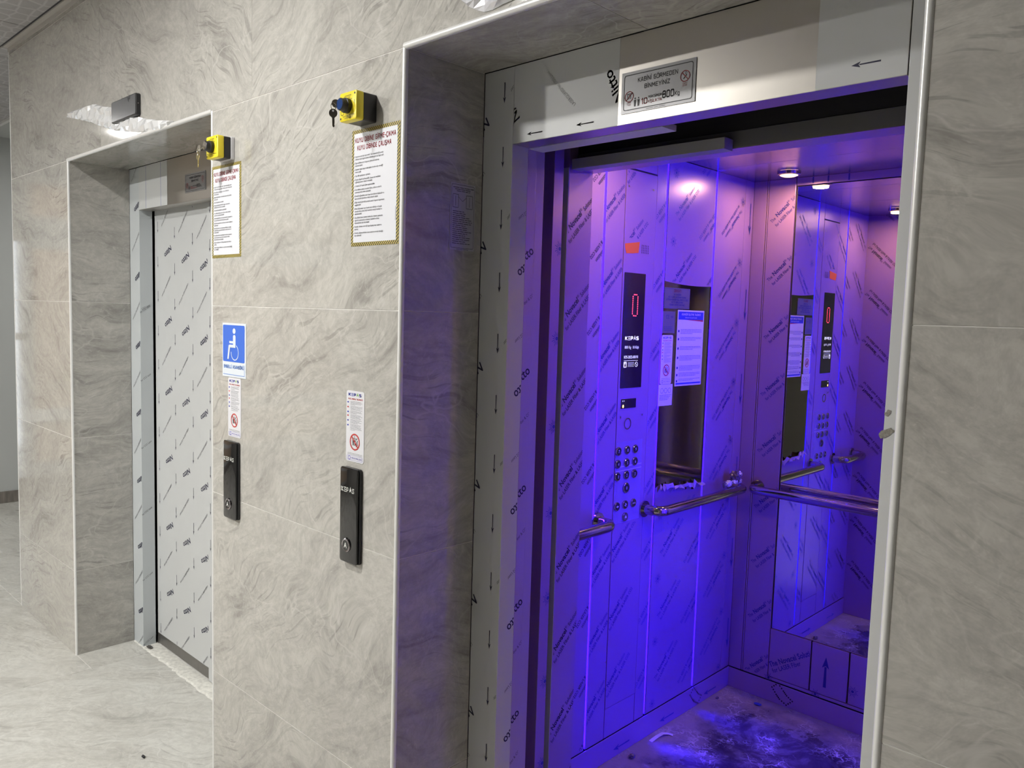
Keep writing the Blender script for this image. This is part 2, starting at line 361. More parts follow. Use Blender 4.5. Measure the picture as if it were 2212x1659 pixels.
class MB:
    def __init__(s): s.v, s.f = [], []
    def poly(s, pts):
        i = len(s.v); s.v += [Vector(p) for p in pts]; s.f.append(tuple(range(i, i + len(pts)))); return s
    def flat(s, fr, pts, n=0.0004, clip=None):
        if clip: pts = clip_poly(pts, clip)
        if len(pts) >= 3: s.poly([fr.at(a, b, n) for a, b in pts])
        return s
    def rect(s, fr, u0, u1, v0, v1, n=.0004, clip=None): return s.flat(fr, [(u0, v0), (u1, v0), (u1, v1), (u0, v1)], n, clip)
    def disc(s, fr, u, v, r, n=.0004, k=20, ry=None):
        ry = ry or r
        return s.flat(fr, [(u + r * math.cos(2 * PI * i / k), v + ry * math.sin(2 * PI * i / k)) for i in range(k)], n)
    def ring(s, fr, u, v, r0, r1, n=.0004, k=28, a0=0, a1=2 * PI, clip=None):
        for i in range(k):
            a, b = a0 + (a1 - a0) * i / k, a0 + (a1 - a0) * (i + 1) / k
            s.flat(fr, [(u + r0 * math.cos(a), v + r0 * math.sin(a)), (u + r1 * math.cos(a), v + r1 * math.sin(a)),
                        (u + r1 * math.cos(b), v + r1 * math.sin(b)), (u + r0 * math.cos(b), v + r0 * math.sin(b))], n, clip)
        return s
    def bar(s, fr, p, q, w, n=.0004, clip=None):
        dx, dy = q[0] - p[0], q[1] - p[1]; l = math.hypot(dx, dy) or 1; a, b = -dy / l * w / 2, dx / l * w / 2
        return s.flat(fr, [(p[0] + a, p[1] + b), (p[0] - a, p[1] - b), (q[0] - a, q[1] - b), (q[0] + a, q[1] + b)], n, clip)
    def text(s, fr, txt, u, v, h, rot=0., bold=0., align='LEFT', sx=1., n=.0004, clip=None, width=None):
        vs, ts = text2d(txt, bold, align)
        if width: sx = width / (text_width(txt, bold) * h)
        c, sn = math.cos(rot), math.sin(rot)
        pts = [(u + (a * h * sx) * c - b * h * sn, v + (a * h * sx) * sn + b * h * c) for a, b in vs]
        if clip:
            for t in ts: s.flat(fr, [pts[i] for i in t], n, clip)
        else:
            i0 = len(s.v); s.v += [fr.at(a, b, n) for a, b in pts]; s.f += [tuple(i0 + i for i in t) for t in ts]
        return s
    def caps(s, fr, txt, u, v, h, width, wt=.16, n=.0004):
        """squarish capitals fitted to a width"""
        tot = sum(STROKES[c][0] + wt + .13 for c in txt) - .13
        k = width / tot; x = u
        for c in txt:
            w_, pls = STROKES[c]
            for pl in pls:
                P = [(x + (a + wt / 2) * k, v + (wt / 2 + b * (1 - wt)) * h) for a, b in pl]
                for p, q in zip(P[:-1], P[1:]):
                    dx, dy = (q[0] - p[0]) / k, (q[1] - p[1]) / h; l = math.hypot(dx, dy) or 1; ex, ey = dx / l * wt * .36, dy / l * wt * .36
                    nx, ny = -dy / l * wt / 2, dx / l * wt / 2
                    s.flat(fr, [(p[0] + (-ex + nx) * k, p[1] + (-ey + ny) * h), (p[0] + (-ex - nx) * k, p[1] + (-ey - ny) * h), (q[0] + (ex - nx) * k, q[1] + (ey - ny) * h), (q[0] + (ex + nx) * k, q[1] + (ey + ny) * h)], n)
            x += (w_ + wt + .13) * k
        return s
    def box(s, x0, x1, y0, y1, z0, z1):
        i = len(s.v)
        s.v += [Vector(p) for p in ((x0, y0, z0), (x1, y0, z0), (x1, y1, z0), (x0, y1, z0), (x0, y0, z1), (x1, y0, z1), (x1, y1, z1), (x0, y1, z1))]
        s.f += [tuple(i + k for k in q) for q in ((3, 2, 1, 0), (4, 5, 6, 7), (0, 1, 5, 4), (1, 2, 6, 5), (2, 3, 7, 6), (3, 0, 4, 7))]
        return s
    def slab(s, fr, outline, n0, n1):
        """a thick plate from a 2-D outline (counter-clockwise seen from n)"""
        k = len(outline); i = len(s.v)
        s.v += [fr.at(a, b, n1) for a, b in outline] + [fr.at(a, b, n0) for a, b in outline]
        s.f.append(tuple(range(i, i + k))); s.f.append(tuple(range(i + 2 * k - 1, i + k - 1, -1)))
        for j in range(k):
            a, b = j, (j + 1) % k
            s.f.append((i + b, i + a, i + k + a, i + k + b))
        return s
    def tube(s, path, r, k=14, cap=True):
        path = [Vector(p) for p in path]; i0 = len(s.v)
        up = Vector((0, 0, 1))
        for j, p in enumerate(path):
            t = (path[min(j + 1, len(path) - 1)] - path[max(j - 1, 0)]).normalized()
            a = t.cross(up)
            if a.length < 1e-3: a = t.cross(Vector((1, 0, 0)))
            a.normalize(); b = a.cross(t)
            rr = r[j] if isinstance(r, (list, tuple)) else r
            s.v += [p + a * math.cos(2 * PI * q / k) * rr + b * math.sin(2 * PI * q / k) * rr for q in range(k)]
        for j in range(len(path) - 1):
            for q in range(k):
                s.f.append((i0 + j * k + q, i0 + j * k + (q + 1) % k, i0 + (j + 1) * k + (q + 1) % k, i0 + (j + 1) * k + q))
        if cap:
            s.f.append(tuple(i0 + q for q in range(k - 1, -1, -1))); e = i0 + (len(path) - 1) * k
            s.f.append(tuple(e + q for q in range(k)))
        return s
    def build(s, name, mat, parent=None, bevel=0., seg=2, smooth=False):
        me = bpy.data.meshes.new(name); off = base_of(parent)
        me.from_pydata([tuple(p - off) for p in s.v], [], s.f); me.update()
        if bevel or smooth:
            bm = bmesh.new(); bm.from_mesh(me)
            bmesh.ops.remove_doubles(bm, verts=bm.verts, dist=1e-6)
            bmesh.ops.recalc_face_normals(bm, faces=bm.faces)
            if bevel:
                ed = [e for e in bm.edges if len(e.link_faces) == 2 and e.calc_face_angle(0) > .6]
                bmesh.ops.bevel(bm, geom=ed, offset=bevel, segments=seg, profile=.5, affect='EDGES', clamp_overlap=True)
            if smooth:
                for f in bm.faces: f.smooth = True
                for e in bm.edges:
                    if len(e.link_faces) == 2 and e.calc_face_angle(0) > .7: e.smooth = False
            bm.to_mesh(me); bm.free()
        o = bpy.data.objects.new(name, me); col.objects.link(o)
        if parent is not None: o.parent = parent
        me.materials.append(MATS[mat])
        return o
def struct(name, mb, mat, **kw):
    o = mb.build(name, mat, **kw); o['kind'] = 'structure'; return o
def rrect(u0, u1, v0, v1, r, k=5):
    out = []
    for cx, cy, a in ((u1 - r, v0 + r, -PI / 2), (u1 - r, v1 - r, 0), (u0 + r, v1 - r, PI / 2), (u0 + r, v0 + r, PI)):
        out += [(cx + r * math.cos(a + PI / 2 * i / k), cy + r * math.sin(a + PI / 2 * i / k)) for i in range(k + 1)]
    return out

# tiles: one shared mesh per size, the face in the object's own XY plane
_tile = {}
def tile_mesh(name, w_, h_, mat, th, ch):
    k = (round(w_, 4), round(h_, 4), mat, name)
    if k in _tile: return _tile[k]
    a, b = w_ / 2, h_ / 2
    vs = [(-a, -b, -th), (a, -b, -th), (a, b, -th), (-a, b, -th), (-a, -b, -ch), (a, -b, -ch), (a, b, -ch), (-a, b, -ch),
          (-a + ch, -b + ch, 0), (a - ch, -b + ch, 0), (a - ch, b - ch, 0), (-a + ch, b - ch, 0)]
    fs = [(8, 9, 10, 11)]
    for i in range(4):
        j = (i + 1) % 4; fs += [(i, j, 4 + j, 4 + i), (4 + i, 4 + j, 8 + j, 8 + i)]
    me = bpy.data.meshes.new(name); me.from_pydata(vs, [], fs); me.update(); me.materials.append(MATS[mat])
    _tile[k] = me; return me
def tile(name, parent, fr, u0, u1, v0, v1, mat, gap=.0010, th=.0009, ch=.0003):
    w_, h_ = u1 - u0 - 2 * gap, v1 - v0 - 2 * gap
    o = bpy.data.objects.new(name, tile_mesh(name, w_, h_, mat, th, ch)); col.objects.link(o)
    M = Matrix((fr.u, fr.v, fr.n)).transposed().to_4x4(); M.translation = fr.at((u0 + u1) / 2, (v0 + v1) / 2)
    if parent is not None:
        M.translation = M.translation - base_of(parent); o.parent = parent
    o.matrix_basis = M
    return o

# ------------------------------------------------------------------ SETTING: front wall with lift recesses
gb = .0009   # how far the joints sit behind the tile faces
b = MB()
b.box(XA, XB - gb, gb, D, 0, H + .1)                       # pillar left of the first lift
b.box(XC + gb, XD - gb, gb, D, 0, H + .1)                  # pier between the lifts
b.box(XE + gb, XEND, gb, D, 0, H + .1)                     # wall right of the second lift
b.box(XB - gb, XC + gb, gb, D, T + gb, H + .1)             # lintels
b.box(XD - gb, XE + gb, gb, D, T + gb, H + .1)
wall_front = struct('wall_front', b, 'grout')
F0 = front(0)
def wtile(fr, u0, u1, v0, v1, mat='wall_stone'): return tile('wall_tile', wall_front, fr, u0, u1, v0, v1, mat)
for z0, z1 in zip(ROWS[:-1], ROWS[1:]):
    wtile(F0, XA, XB, z0, z1); wtile(F0, XC, XD, z0, z1)
    wtile(F0, XE, XE + 1.2, z0, z1); wtile(F0, XE + 1.2, XEND, z0, z1)
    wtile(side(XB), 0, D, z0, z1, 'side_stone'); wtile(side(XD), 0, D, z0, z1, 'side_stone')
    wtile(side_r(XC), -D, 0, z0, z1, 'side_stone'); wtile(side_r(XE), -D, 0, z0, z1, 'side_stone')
LX = [XA, .035, 1.235, 2.435, 3.635, XEND]
for x0, x1 in zip(LX[:-1], LX[1:]):
    wtile(F0, x0, x1, T, T + .6); wtile(F0, x0, x1, T + .6, H + .09)
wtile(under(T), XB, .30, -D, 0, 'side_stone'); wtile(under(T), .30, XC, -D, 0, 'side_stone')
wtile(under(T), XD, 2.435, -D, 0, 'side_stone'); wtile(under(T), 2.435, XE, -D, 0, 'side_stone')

# bright edge beads on every outer corner
tn = [0]
def bead(p, q, r=.0052):
    tn[0] += 1
    return struct('trim_%d' % tn[0], MB().tube([p, q], r, 16), 'bead_metal', smooth=True)
e = .0035
bead((XA + e, e, 0), (XA + e, e, H), .005)
bead((XB - e, e, 0), (XB - e, e, T + e)); bead((XC + e, e, 0), (XC + e, e, T + e), .0055)
bead((XD - e, e, 0), (XD - e, e, T + e), .007); bead((XE + e, e, 0), (XE + e, e, T + e), .007)
bead((XB - e, e, T + e), (XC + e, e, T + e), .0075); bead((XD - e, e, T + e), (XE + e, e, T + e), .0085)

# ------------------------------------------------------------------ floor
b = MB().box(-6.5, XEND, -3.6, 4.0, -.2, -.0009)
floor = struct('floor', b, 'grout')
FT = top(0)
def ftile(u0, u1, v0, v1): return tile('floor_tile', floor, FT, u0, u1, v0, v1, 'floor_stone')
ftile(-.171, 1.029, -.948, .252); ftile(1.029, 2.229, -.948, .252); ftile(2.229, 3.429, -.948, .252); ftile(3.429, XEND, -.948, .252)
for x0, x1 in ((-.171, 1.029), (1.029, 2.229), (2.229, 3.429), (3.429, XEND)):
    ftile(x0, x1, -2.148, -.948); ftile(x0, x1, -3.6, -2.148)
for x0, x1 in ((-1.371, -.171), (-2.571, -1.371), (-3.771, -2.571)):
    for y0, y1 in ((-3.6, -2.4), (-2.4, -1.2), (-1.2, 0.003), (.003, 1.203), (1.203, 2.403)):
        if x0 > -1.5 and y0 > 1: continue
        if x0 > -1.5 and y0 > 0: y1 = .25
        ftile(x0, x1, y0, y1)
# rough cement sill filling in front of the closed lift
def ragged(x0, x1, ya, yb, z, step=.02):
    m = MB(); n = int((x1 - x0) / step)
    lo = [ya + random.uniform(-.006, .006) for _ in range(n + 1)]; hi = yb
    for i in range(n):
        a, c = x0 + (x1 - x0) * i / n, x0 + (x1 - x0) * (i + 1) / n
        zt = [z + random.uniform(-.0015, .0015) for _ in range(4)]
        m.poly([(a, lo[i], .0002), (c, lo[i + 1], .0002), (c, lo[i + 1] + .008, z), (a, lo[i] + .008, z)])
        m.poly([(a, lo[i] + .008, z), (c, lo[i + 1] + .008, z), (c, hi, z), (a, hi, z)])
    return m
sc = ragged(XB + .01, XC - .01, .25, .318, .003).build('threshold_screed', 'screed', floor); sc['label'] = 'rough pale cement filling'
ragged(XD + .01, XE - .01, .25, .318, .003).build('threshold_screed', 'screed', floor)

# ------------------------------------------------------------------ ceiling: embossed metal tiles on a dark grid
b = MB().box(-6.5, XEND, -3.6, .45, H + .006, H + .1)
ceiling = struct('ceiling', b, 'ceiling_joint')
FU = under(H)
xs = [-.775 + .6 * i for i in range(-5, 10)]; xs = [x for x in xs if x < XEND] + [XEND]
vs_ = [.030] + [.030 + .6 * i for i in range(1, 6)] + [3.6]
LAMPS = [(1.35, 1.11, KEY_LAMP), (-.95, 2.3, HALL_LAMP), (1.35, 2.5, HALL_LAMP)]
for x0, x1 in zip(xs[:-1], xs[1:]):
    for v0, v1 in zip(vs_[:-1], vs_[1:]):
        tile('ceiling_tile', ceiling, FU, x0, x1, v0, v1, 'ceiling_tile', gap=.0045, th=.006, ch=.002)
    if x0 < XA: tile('ceiling_tile', ceiling, FU, x0, min(x1, XA - .002), -.44, .03, 'ceiling_tile', gap=.0045, th=.006, ch=.002)
struct('trim_%d' % 20, MB().box(XA - .0, XEND, -.024, -.0005, H - .001, H + .005).box(XA, XEND, -.003, -.0005, H - .02, H), 'strip_grey')

# ------------------------------------------------------------------ rest of the hall
b = MB().box(-3.68 - .2, -3.68, -.1, 4.0, 0, H + .1)       # far grey wall seen past the pillar
b.box(-3.88, -3.68, -3.6, -.72, 0, H + .1).box(-3.88, -3.68, -.72, -.1, 2.1, H + .1).box(-3.88, -3.68, -.72, -.1, 0, .12)
struct('wall_left', b, 'paint_grey')
struct('trim_21', MB().box(-3.68, XA, .425, .446, H - .018, H + .004), 'bead_metal')
struct('ceiling_passage', MB().box(-3.88, 1.6, .45, 2.6, H - .004, H + .1), 'paint_grey')
struct('wall_passage_end', MB().box(-3.88, 1.6, 2.4, 2.6, 0, H + .1), 'paint_grey')
struct('baseboard_left', MB().box(-3.68, -3.668, -.1, 2.4, 0, .092), 'skirting_stone', bevel=.003)
struct('wall_panel_left', MB().box(-3.6799, -3.668, -3.6, -.76, .30, 2.5), 'paint_beige')
struct('baseboard_panel', MB().box(-3.68, -3.655, -3.6, -.12, 0, .19), 'skirting_stone', bevel=.003)
struct('trim_22', MB().box(-3.6799, -3.650, -3.6, -.73, 2.0, 2.25), 'paint_grey', bevel=.003)
struct('trim_23', MB().box(-3.6799, -3.600, -3.6, -.66, .63, .73), 'window_frame_white', bevel=.006)
t = thing('brass_rail', 'brass rail post standing in front of the beige hall wall', 'rail', (-3.46, -.98, 0))
MB().tube([(-3.46, -.98, 0), (-3.46, -.98, 1.02)], .024, 16).build('post', 'brass', t, smooth=True)
MB().tube([(-3.46, -.90, .96), (-3.46, -.98, 1.04), (-3.46, -1.30, 1.05), (-3.46, -1.9, 1.05)], .026, 16).build('rail', 'brass', t, smooth=True)
MB().tube([(-3.46, -.98, 0.0), (-3.46, -.98, .03)], [.06, .05], 20).build('foot', 'brass', t, smooth=True)
b = MB()
for y0, y1, z0, z1 in ((-.72, -.68, .12, 2.1), (-.14, -.10, .12, 2.1), (-.72, -.1, .12, .17), (-.72, -.1, 2.05, 2.1), (-.72, -.1, 1.28, 1.33), (-.44, -.40, .12, 2.1)):
    b.box(-3.80, -3.70, y0, y1, z0, z1)
win = struct('window_1', b, 'window_frame_white')
MB().box(-3.755, -3.749, -.70, -.12, .15, 2.07).build('pane', 'glass', win)
struct('wall_back', MB().box(-3.88, XEND + .2, -3.8, -3.6, 0, H + .1), 'paint_mid')
struct('wall_right', MB().box(XEND, XEND + .2, -3.6, D, 0, H + .1), 'paint_dim')
# dark shafts behind both lifts
b = MB()
for x0, x1, y0, y1 in ((-.7, 1.32, .40, 2.35), (1.34, 3.8, .40, 2.35)):
    b.box(x0, x0 + .02, D, y1, -.2, 2.95).box(x1 - .02, x1, D, y1, -.2, 2.95).box(x0, x1, y1, y1 + .02, -.2, 2.95)
    b.box(x0, x1, D, y1, 2.95, 2.97)
struct('wall_shaft', b, 'shaft_black')

# hall ceiling downlights
def downlight(x, y, p, label):
    t = thing('ceiling_downlight', label, 'ceiling light', (x, y, H), 'hall ceiling downlights')
    m = MB(); k = 28
    for i in range(k):
        a, c = 2 * PI * i / k, 2 * PI * (i + 1) / k
        P = lambda r, z, q: (x + r * math.cos(q), y + r * math.sin(q), z)
        m.poly([P(.105, H - .001, a), P(.105, H - .001, c), P(.100, H - .010, c), P(.100, H - .010, a)])
        m.poly([P(.100, H - .010, a), P(.100, H - .010, c), P(.084, H - .010, c), P(.084, H - .010, a)])
        m.poly([P(.084, H - .010, a), P(.084, H - .010, c), P(.082, H - .003, c), P(.082, H - .003, a)])
    m.build('rim', 'paint_white', t)
    MB().disc(under(H - .004), x, -y, .083, 0, 28).build('diffuser', 'lamp_glow', t)
    ld = bpy.data.lights.new('downlight_light', 'AREA'); ld.shape = 'DISK'; ld.size = .15; ld.energy = p; ld.color = (1., .98, .94)
    lo = bpy.data.objects.new('lamp', ld); col.objects.link(lo); lo.parent = t; lo.location = (0, 0, -.014)
downlight(1.35, -1.11, KEY_LAMP, 'round ceiling downlight in front of the pier between the lifts')
downlight(-2.7, -1.11, 9.0, 'round ceiling downlight at the far left of the hall')
downlight(-2.45, 1.35, 16.0, 'round ceiling downlight in the passage past the left pillar')
downlight(-.1, -2.5, 110.0, 'added ceiling fill light deep in the hall, far out from the wall')  # unseen fill lamp, added to light the pier evenly down to the floor

# ------------------------------------------------------------------ protective film prints
def arrow(mb, fr, u, v, ln, ang, wd=.004, hd=.012, clip=None, n=.0005):
    c, s_ = math.cos(ang), math.sin(ang)
    P = lambda a, b_: (u + a * c - b_ * s_, v + a * s_ + b_ * c)
    h = ln / 2
    mb.flat(fr, [P(-h, -wd / 2), P(h - hd, -wd / 2 * .7), P(h - hd, wd / 2 * .7), P(-h, wd / 2)], n, clip)
    mb.flat(fr, [P(h - hd * 1.15, -hd * .36), P(h, 0), P(h - hd * 1.15, hd * .36), P(h - hd * .9, 0)], n, clip)
def nitto(fr, rect, org, rot=0., au=.088, n=.0005):
    """printed film: bold word, thin line and arrow repeated; rot turns the whole sheet"""
    A, B = MB(), MB()
    c, s_ = math.cos(rot), math.sin(rot)
    cu, cv = (rect[0] + rect[1]) / 2, (rect[2] + rect[3]) / 2
    span = max(rect[1] - rect[0], rect[3] - rect[2]) + .4
    k1 = int(span / .175) + 3; k2 = int(span / .308) + 3
    for i in range(-k1, k1):
        for j in range(-k2, k2):
            lu, lv = i * .175, j * .308 - i * .034
            def W(a, b_): return (org[0] + (lu + a) * c - (lv + b_) * s_, org[1] + (lu + a) * s_ + (lv + b_) * c)
            p = W(0, 0)
            if abs(p[0] - cu) > span or abs(p[1] - cv) > span: continue
            q = W(.047, .036); A.text(fr, 'Nitto', q[0], q[1], .024, rot + PI + .52, .018, 'LEFT', 1., n, rect)
            q = W(.040, -.098); B.text(fr, 'LASERGUARD for CO2 Laser', q[0], q[1], .0085, rot + PI + .78, .0, 'LEFT', .82, n, rect)
            for dv in (-.07, .085):
                q = W(au, dv); arrow(A, fr, q[0], q[1], .05, rot - PI / 2, .003, .013, rect, n)
    return A, B
def burst(mb, fr, u, v, r, clip=None, n=.0005):
    mb.flat(fr, [(u + r * .26 * math.cos(2 * PI * i / 10), v + r * .26 * math.sin(2 * PI * i / 10)) for i in range(10)], n, clip)
    for i in range(16):
        a = 2 * PI * i / 16; l = r * (1. if i % 2 else .75)
        mb.bar(fr, (u + r * .38 * math.cos(a), v + r * .38 * math.sin(a)), (u + l * math.cos(a), v + l * math.sin(a)), r * .075, n, clip)
def novacel(fr, rect, cols, v0, pitch=.2455, h=.0168, ang=.78, n=.0005):
    """cols: (u, upright?, burst?)"""
    A = MB()
    k = int((rect[3] - rect[2]) / pitch) + 3
    for (u, up, bs, dv) in cols:
        for j in range(-2, k):
            v = rect[3] - v0 - dv - j * pitch
            a = ang if up else ang + PI
            c, s_ = math.cos(a), math.sin(a)
            def at(x, y): return (u + x * c - y * s_, v + x * s_ + y * c)
            x0 = 0.
            w1 = text_width('The ', .008) * h * .8 * .78 + .008
            q = at(x0, .008); A.text(fr, 'The', *q, h * .8, a, .008, 'LEFT', .78, n, rect)
            q = at(x0 + w1, .008); A.text(fr, 'Novacel', *q, h, a, .028, 'LEFT', .86, n, rect)
            w2 = w1 + text_width('Novacel', .028) * h * .86 + .002
            q = at(x0 + w2, .008 + h * .55); A.text(fr, '®', *q, h * .5, a, .0, 'LEFT', .9, n, rect)
            q = at(x0 + w2 + .014, .008); A.text(fr, 'Solution', *q, h * .8, a, .008, 'LEFT', .78, n, rect)
            q = at(x0 + .004, -.018); A.text(fr, 'for LASER Fiber & LASER CO2', *q, h * .74, a, .012, 'LEFT', .78, n, rect)
            if bs: burst(A, fr, u + bs, v + (.16 if up else .025), .020, rect, n)
    return A

# ------------------------------------------------------------------ LIFT ENTRANCES
def sign_plate(fr, u0, u1, v0, v1, label, cat='sign'):
    t = thing('cabin_warning_plate', label, cat, fr.at((u0 + u1) / 2, v0, 0))
    MB().slab(fr, rrect(u0, u1, v0, v1, .001, 2), .0006, .0016).build('plate', 'aluminium_plate', t)
    w_, h_ = u1 - u0, v1 - v0; N_ = .0019
    X = lambda a: u0 + a * w_
    Y = lambda a: v0 + a * h_
    k = MB()
    o_ = rrect(X(.035), X(.965), Y(.07), Y(.93), .005, 4); i_ = rrect(X(.044), X(.956), Y(.09), Y(.91), .004, 4)
    for a in range(len(o_)):
        c = (a + 1) % len(o_); k.flat(fr, [o_[a], o_[c], i_[c], i_[a]], N_)
    k.caps(fr, 'KABİNİ GÖRMEDEN', X(.23), Y(.71), h_ * .11, w_ * .54, .17, N_)
    k.caps(fr, 'BİNMEYİNİZ', X(.325), Y(.53), h_ * .11, w_ * .345, .17, N_)
    k.caps(fr, 'MAKSİMUM', X(.385), Y(.275), h_ * .07, w_ * .185, .16, N_)
    k.caps(fr, '800', X(.575), Y(.205), h_ * .18, w_ * .155, .18, N_)
    k.caps(fr, 'Kg', X(.737), Y(.215), h_ * .105, w_ * .066, .15, N_)
    for px in (.20, .25):
        k.disc(fr, X(px), Y(.335), h_ * .02, N_, 10)
        k.flat(fr, [(X(px - .012), Y(.14)), (X(px + .012), Y(.14)), (X(px + .016), Y(.30)), (X(px - .016), Y(.30))], N_)
    for (cx, cy) in ((.865, .62), (.115, .40)):
        if cx > .5:
            k.bar(fr, (X(cx - .02), Y(cy - .06)), (X(cx + .02), Y(cy + .03)), h_ * .03, N_); k.ring(fr, X(cx + .01), Y(cy + .07), h_ * .02, h_ * .03, N_, 10)
        else:
            for q in (-.022, 0, .022): k.bar(fr, (X(cx + q), Y(cy - .06)), (X(cx + q), Y(cy + .06)), h_ * .02, N_)
            k.bar(fr, (X(cx - .03), Y(cy + .07)), (X(cx + .03), Y(cy + .07)), h_ * .02, N_)
    k.text(fr, 'asansör uyarı levhası', X(.36), Y(.028), h_ * .03, n=N_, width=w_ * .26)
    k.build('lettering', 'ink_black', t)
    k = MB()
    for (cx, cy, s1) in ((.865, .62, -1), (.115, .40, 1)):
        r = h_ * .135
        k.ring(fr, X(cx), Y(cy), r * .83, r, N_ + .0002)
        k.bar(fr, (X(cx) - r * .63, Y(cy) - s1 * r * .63), (X(cx) + r * .63, Y(cy) + s1 * r * .63), r * .17, N_ + .0002)
    k.caps(fr, '10', X(.288), Y(.155), h_ * .155, w_ * .085, .18, N_)
    k.caps(fr, 'KİŞİLİKTİR', X(.385), Y(.165), h_ * .07, w_ * .185, .16, N_)
    for (cx, cy, a, b_) in ((.865, .44, 'SİGARA', 'İÇİLMEZ'), (.115, .235, 'AŞIRI YÜK', 'YASAK')):
        k.text(fr, a, X(cx - .03), Y(cy), h_ * .035, n=N_, width=w_ * .06); k.text(fr, b_, X(cx - .03), Y(cy - .05), h_ * .035, n=N_, width=w_ * .06)
    k.build('red_symbols', 'sign_darkred', t)
    return t

FD = front(D)
def entrance(x0, x1, jw, label, film_to, film_from, matj):
    t = thing('lift_door_frame', label, 'door frame', ((x0 + x1) / 2, D, 0))
    j0, j1 = x0 + jw, x1 - jw; dp = .058
    for a, c in ((x0 + .0006, j0), (j1, x1 - .0006)):
        MB().box(a, c, D + .0006, D + dp, .0, T - .001).build('jamb', matj, t, bevel=.0012)
    MB().box(j0 + .0012, j1 - .0012, D, D + dp, 2.0, T - .001).build('header', 'steel_header', t, bevel=.0012)
    for a, c in ((j0 + .002, film_to), (film_from, j1 - .002)):
        if c > a: MB().box(a, c, D - .0005, D - .0001, 2.0012, T - .002).build('film_sheet', 'film_white', t)
    return t, j0, j1

# left (closed) lift
ft, LJ0, LJ1 = entrance(XB, XC, .108, 'film-wrapped steel door frame of the closed lift', .05, 9, 'film_cool')
A, B = nitto(FD, (XB + .002, LJ0 - .001, .0, T - .002), (-.283, 1.703)); A.build('film_print', 'ink', ft); B.build('film_print', 'ink_grey', ft)
ln = MB(); ln.rect(FD, -.1702, -.1682, 2.002, T - .004, .0007).rect(FD, -.0155, -.0135, 2.002, T - .004, .0007); ln.build('film_line', 'ink_blue', ft)
fs_ = side(LJ0); A = MB(); A.text(fs_, 'CO2 Laser', .262, 1.56, .008, .5, 0, 'LEFT', .8); 
for k in range(7): A.text(fs_, 'for CO2 Laser', .256, 1.545 - .308 * k, .0085, .62, 0, 'LEFT', .75, clip=(D, D + .056, 0, 2))
A.build('film_print', 'ink_grey', ft)
def leaf(name, x0, x1, y0, y1, z0, z1, label, mat='film_white', group=None, exposed=0.):
    t = thing(name, label, 'lift door', ((x0 + x1) / 2, y0, 0), group)
    MB().box(x0, x1, y0, y1, z0, z1).build('panel', mat, t, bevel=.0012)
    if exposed: MB().box(x0, x1, y0 - .0006, y0, z0, z0 + exposed).build('kick_strip', 'steel_dark', t)
    return t
dl = leaf('lift_door_leaf', LJ0 + .001, .300, .3205, .352, .008, 2.05, 'wide closed white film-covered lift door leaf beside the grey jamb', exposed=.047)
fl = front(.3205); A, B = nitto(fl, (LJ0 + .008, .298, .058, 1.998), (-.128, 1.811)); A.build('film_print', 'ink', dl); B.build('film_print', 'ink_grey', dl)
dl2 = leaf('lift_door_leaf', .288, LJ1 - .004, .3122, .3198, .008, 2.05, 'second closed lift door leaf, a narrow strip showing beside the pier', exposed=0)
A, B = nitto(front(.3122), (.302, LJ1 - .006, .02, 1.998), (-.128, 1.811)); A.build('film_print', 'ink', dl2); B.build('film_print', 'ink_grey', dl2)
sign_plate(front(D), .222, .404, 2.034, 2.107, 'small grey cabin warning plate above the closed lift door')

# right (open) lift
fr_, RJ0, RJ1 = entrance(XD, XE, .103, 'film-wrapped steel door frame of the open violet-lit lift', 2.363, 2.80, 'film_white')
for (a, c, o_) in ((XD + .002, RJ0 - .001, 1.948),):
    A, B = nitto(FD, (a, c, .0, T - .002), (o_ - .039, 1.735), au=.107); A.build('film_print', 'ink', fr_); B.build('film_print', 'ink_grey', fr_)
A, B = nitto(FD, (RJ0 + .003, 2.362, 2.002, T - .003), (2.343, 2.106), -PI / 2); 
A.build('film_print', 'ink', fr_); B.build('film_print', 'ink_grey', fr_)
A = MB(); arrow(A, FD, 2.887, 2.020 + .012, .05, PI, .003, .014, n=.0007); A.build('film_arrow', 'ink', fr_)
b = MB()
for (cx, cz, rx, rz, sd) in ((2.963, 1.437, .006, .005, 1), (2.963, 1.402, .014, .008, 2)):
    rg = random.Random(sd); b.flat(FD, [(cx + rx * (.7 + .5 * rg.random()) * math.cos(2 * PI * i / 11), cz + (rz * (.6 + .7 * rg.random()) * math.sin(2 * PI * i / 11)) + (.35 * rx * math.cos(2 * PI * i / 11))) for i in range(11)], .0003)
b.build('worn_spot', 'worn_brown', fr_)
fs_ = side(RJ0); A = MB(); B = MB()
for k in range(8):
    A.text(fs_, 'Nitto', D + .085, 1.735 - .306 * k, .024, PI + .62, .018, 'LEFT', .9, clip=(D + .002, D + .056, 0, 1.998))
    B.text(fs_, 'for CO2 Laser', D + .075, 1.86 - .306 * k, .0085, PI + .62, 0, 'LEFT', .8, clip=(D + .002, D + .056, 0, 1.998))
A.build('film_print', 'ink', fr_); B.build('film_print', 'ink_grey', fr_)
sign_plate(front(D), 2.372, 2.554, 2.022, 2.108, 'grey cabin warning plate above the open lift, reading ten persons 800 kg')
# parts of the header underside and the door gear behind it
gear = thing('door_gear', 'dark door gear and track above the open lift doorway', 'door gear', (2.5, .34, 2.0))
MB().box(RJ0 - .001, 2.44, D + .0585, .366, 1.999, 2.012).build('underplate', 'film_white', gear)
MB().box(2.44, 3.02, .352, .366, 2.018, 2.026).build('track', 'plate_grey', gear)
MB().box(RJ0, 3.02, .356, .39, 2.06, 2.16).build('gear_cover', 'shaft_black', gear)
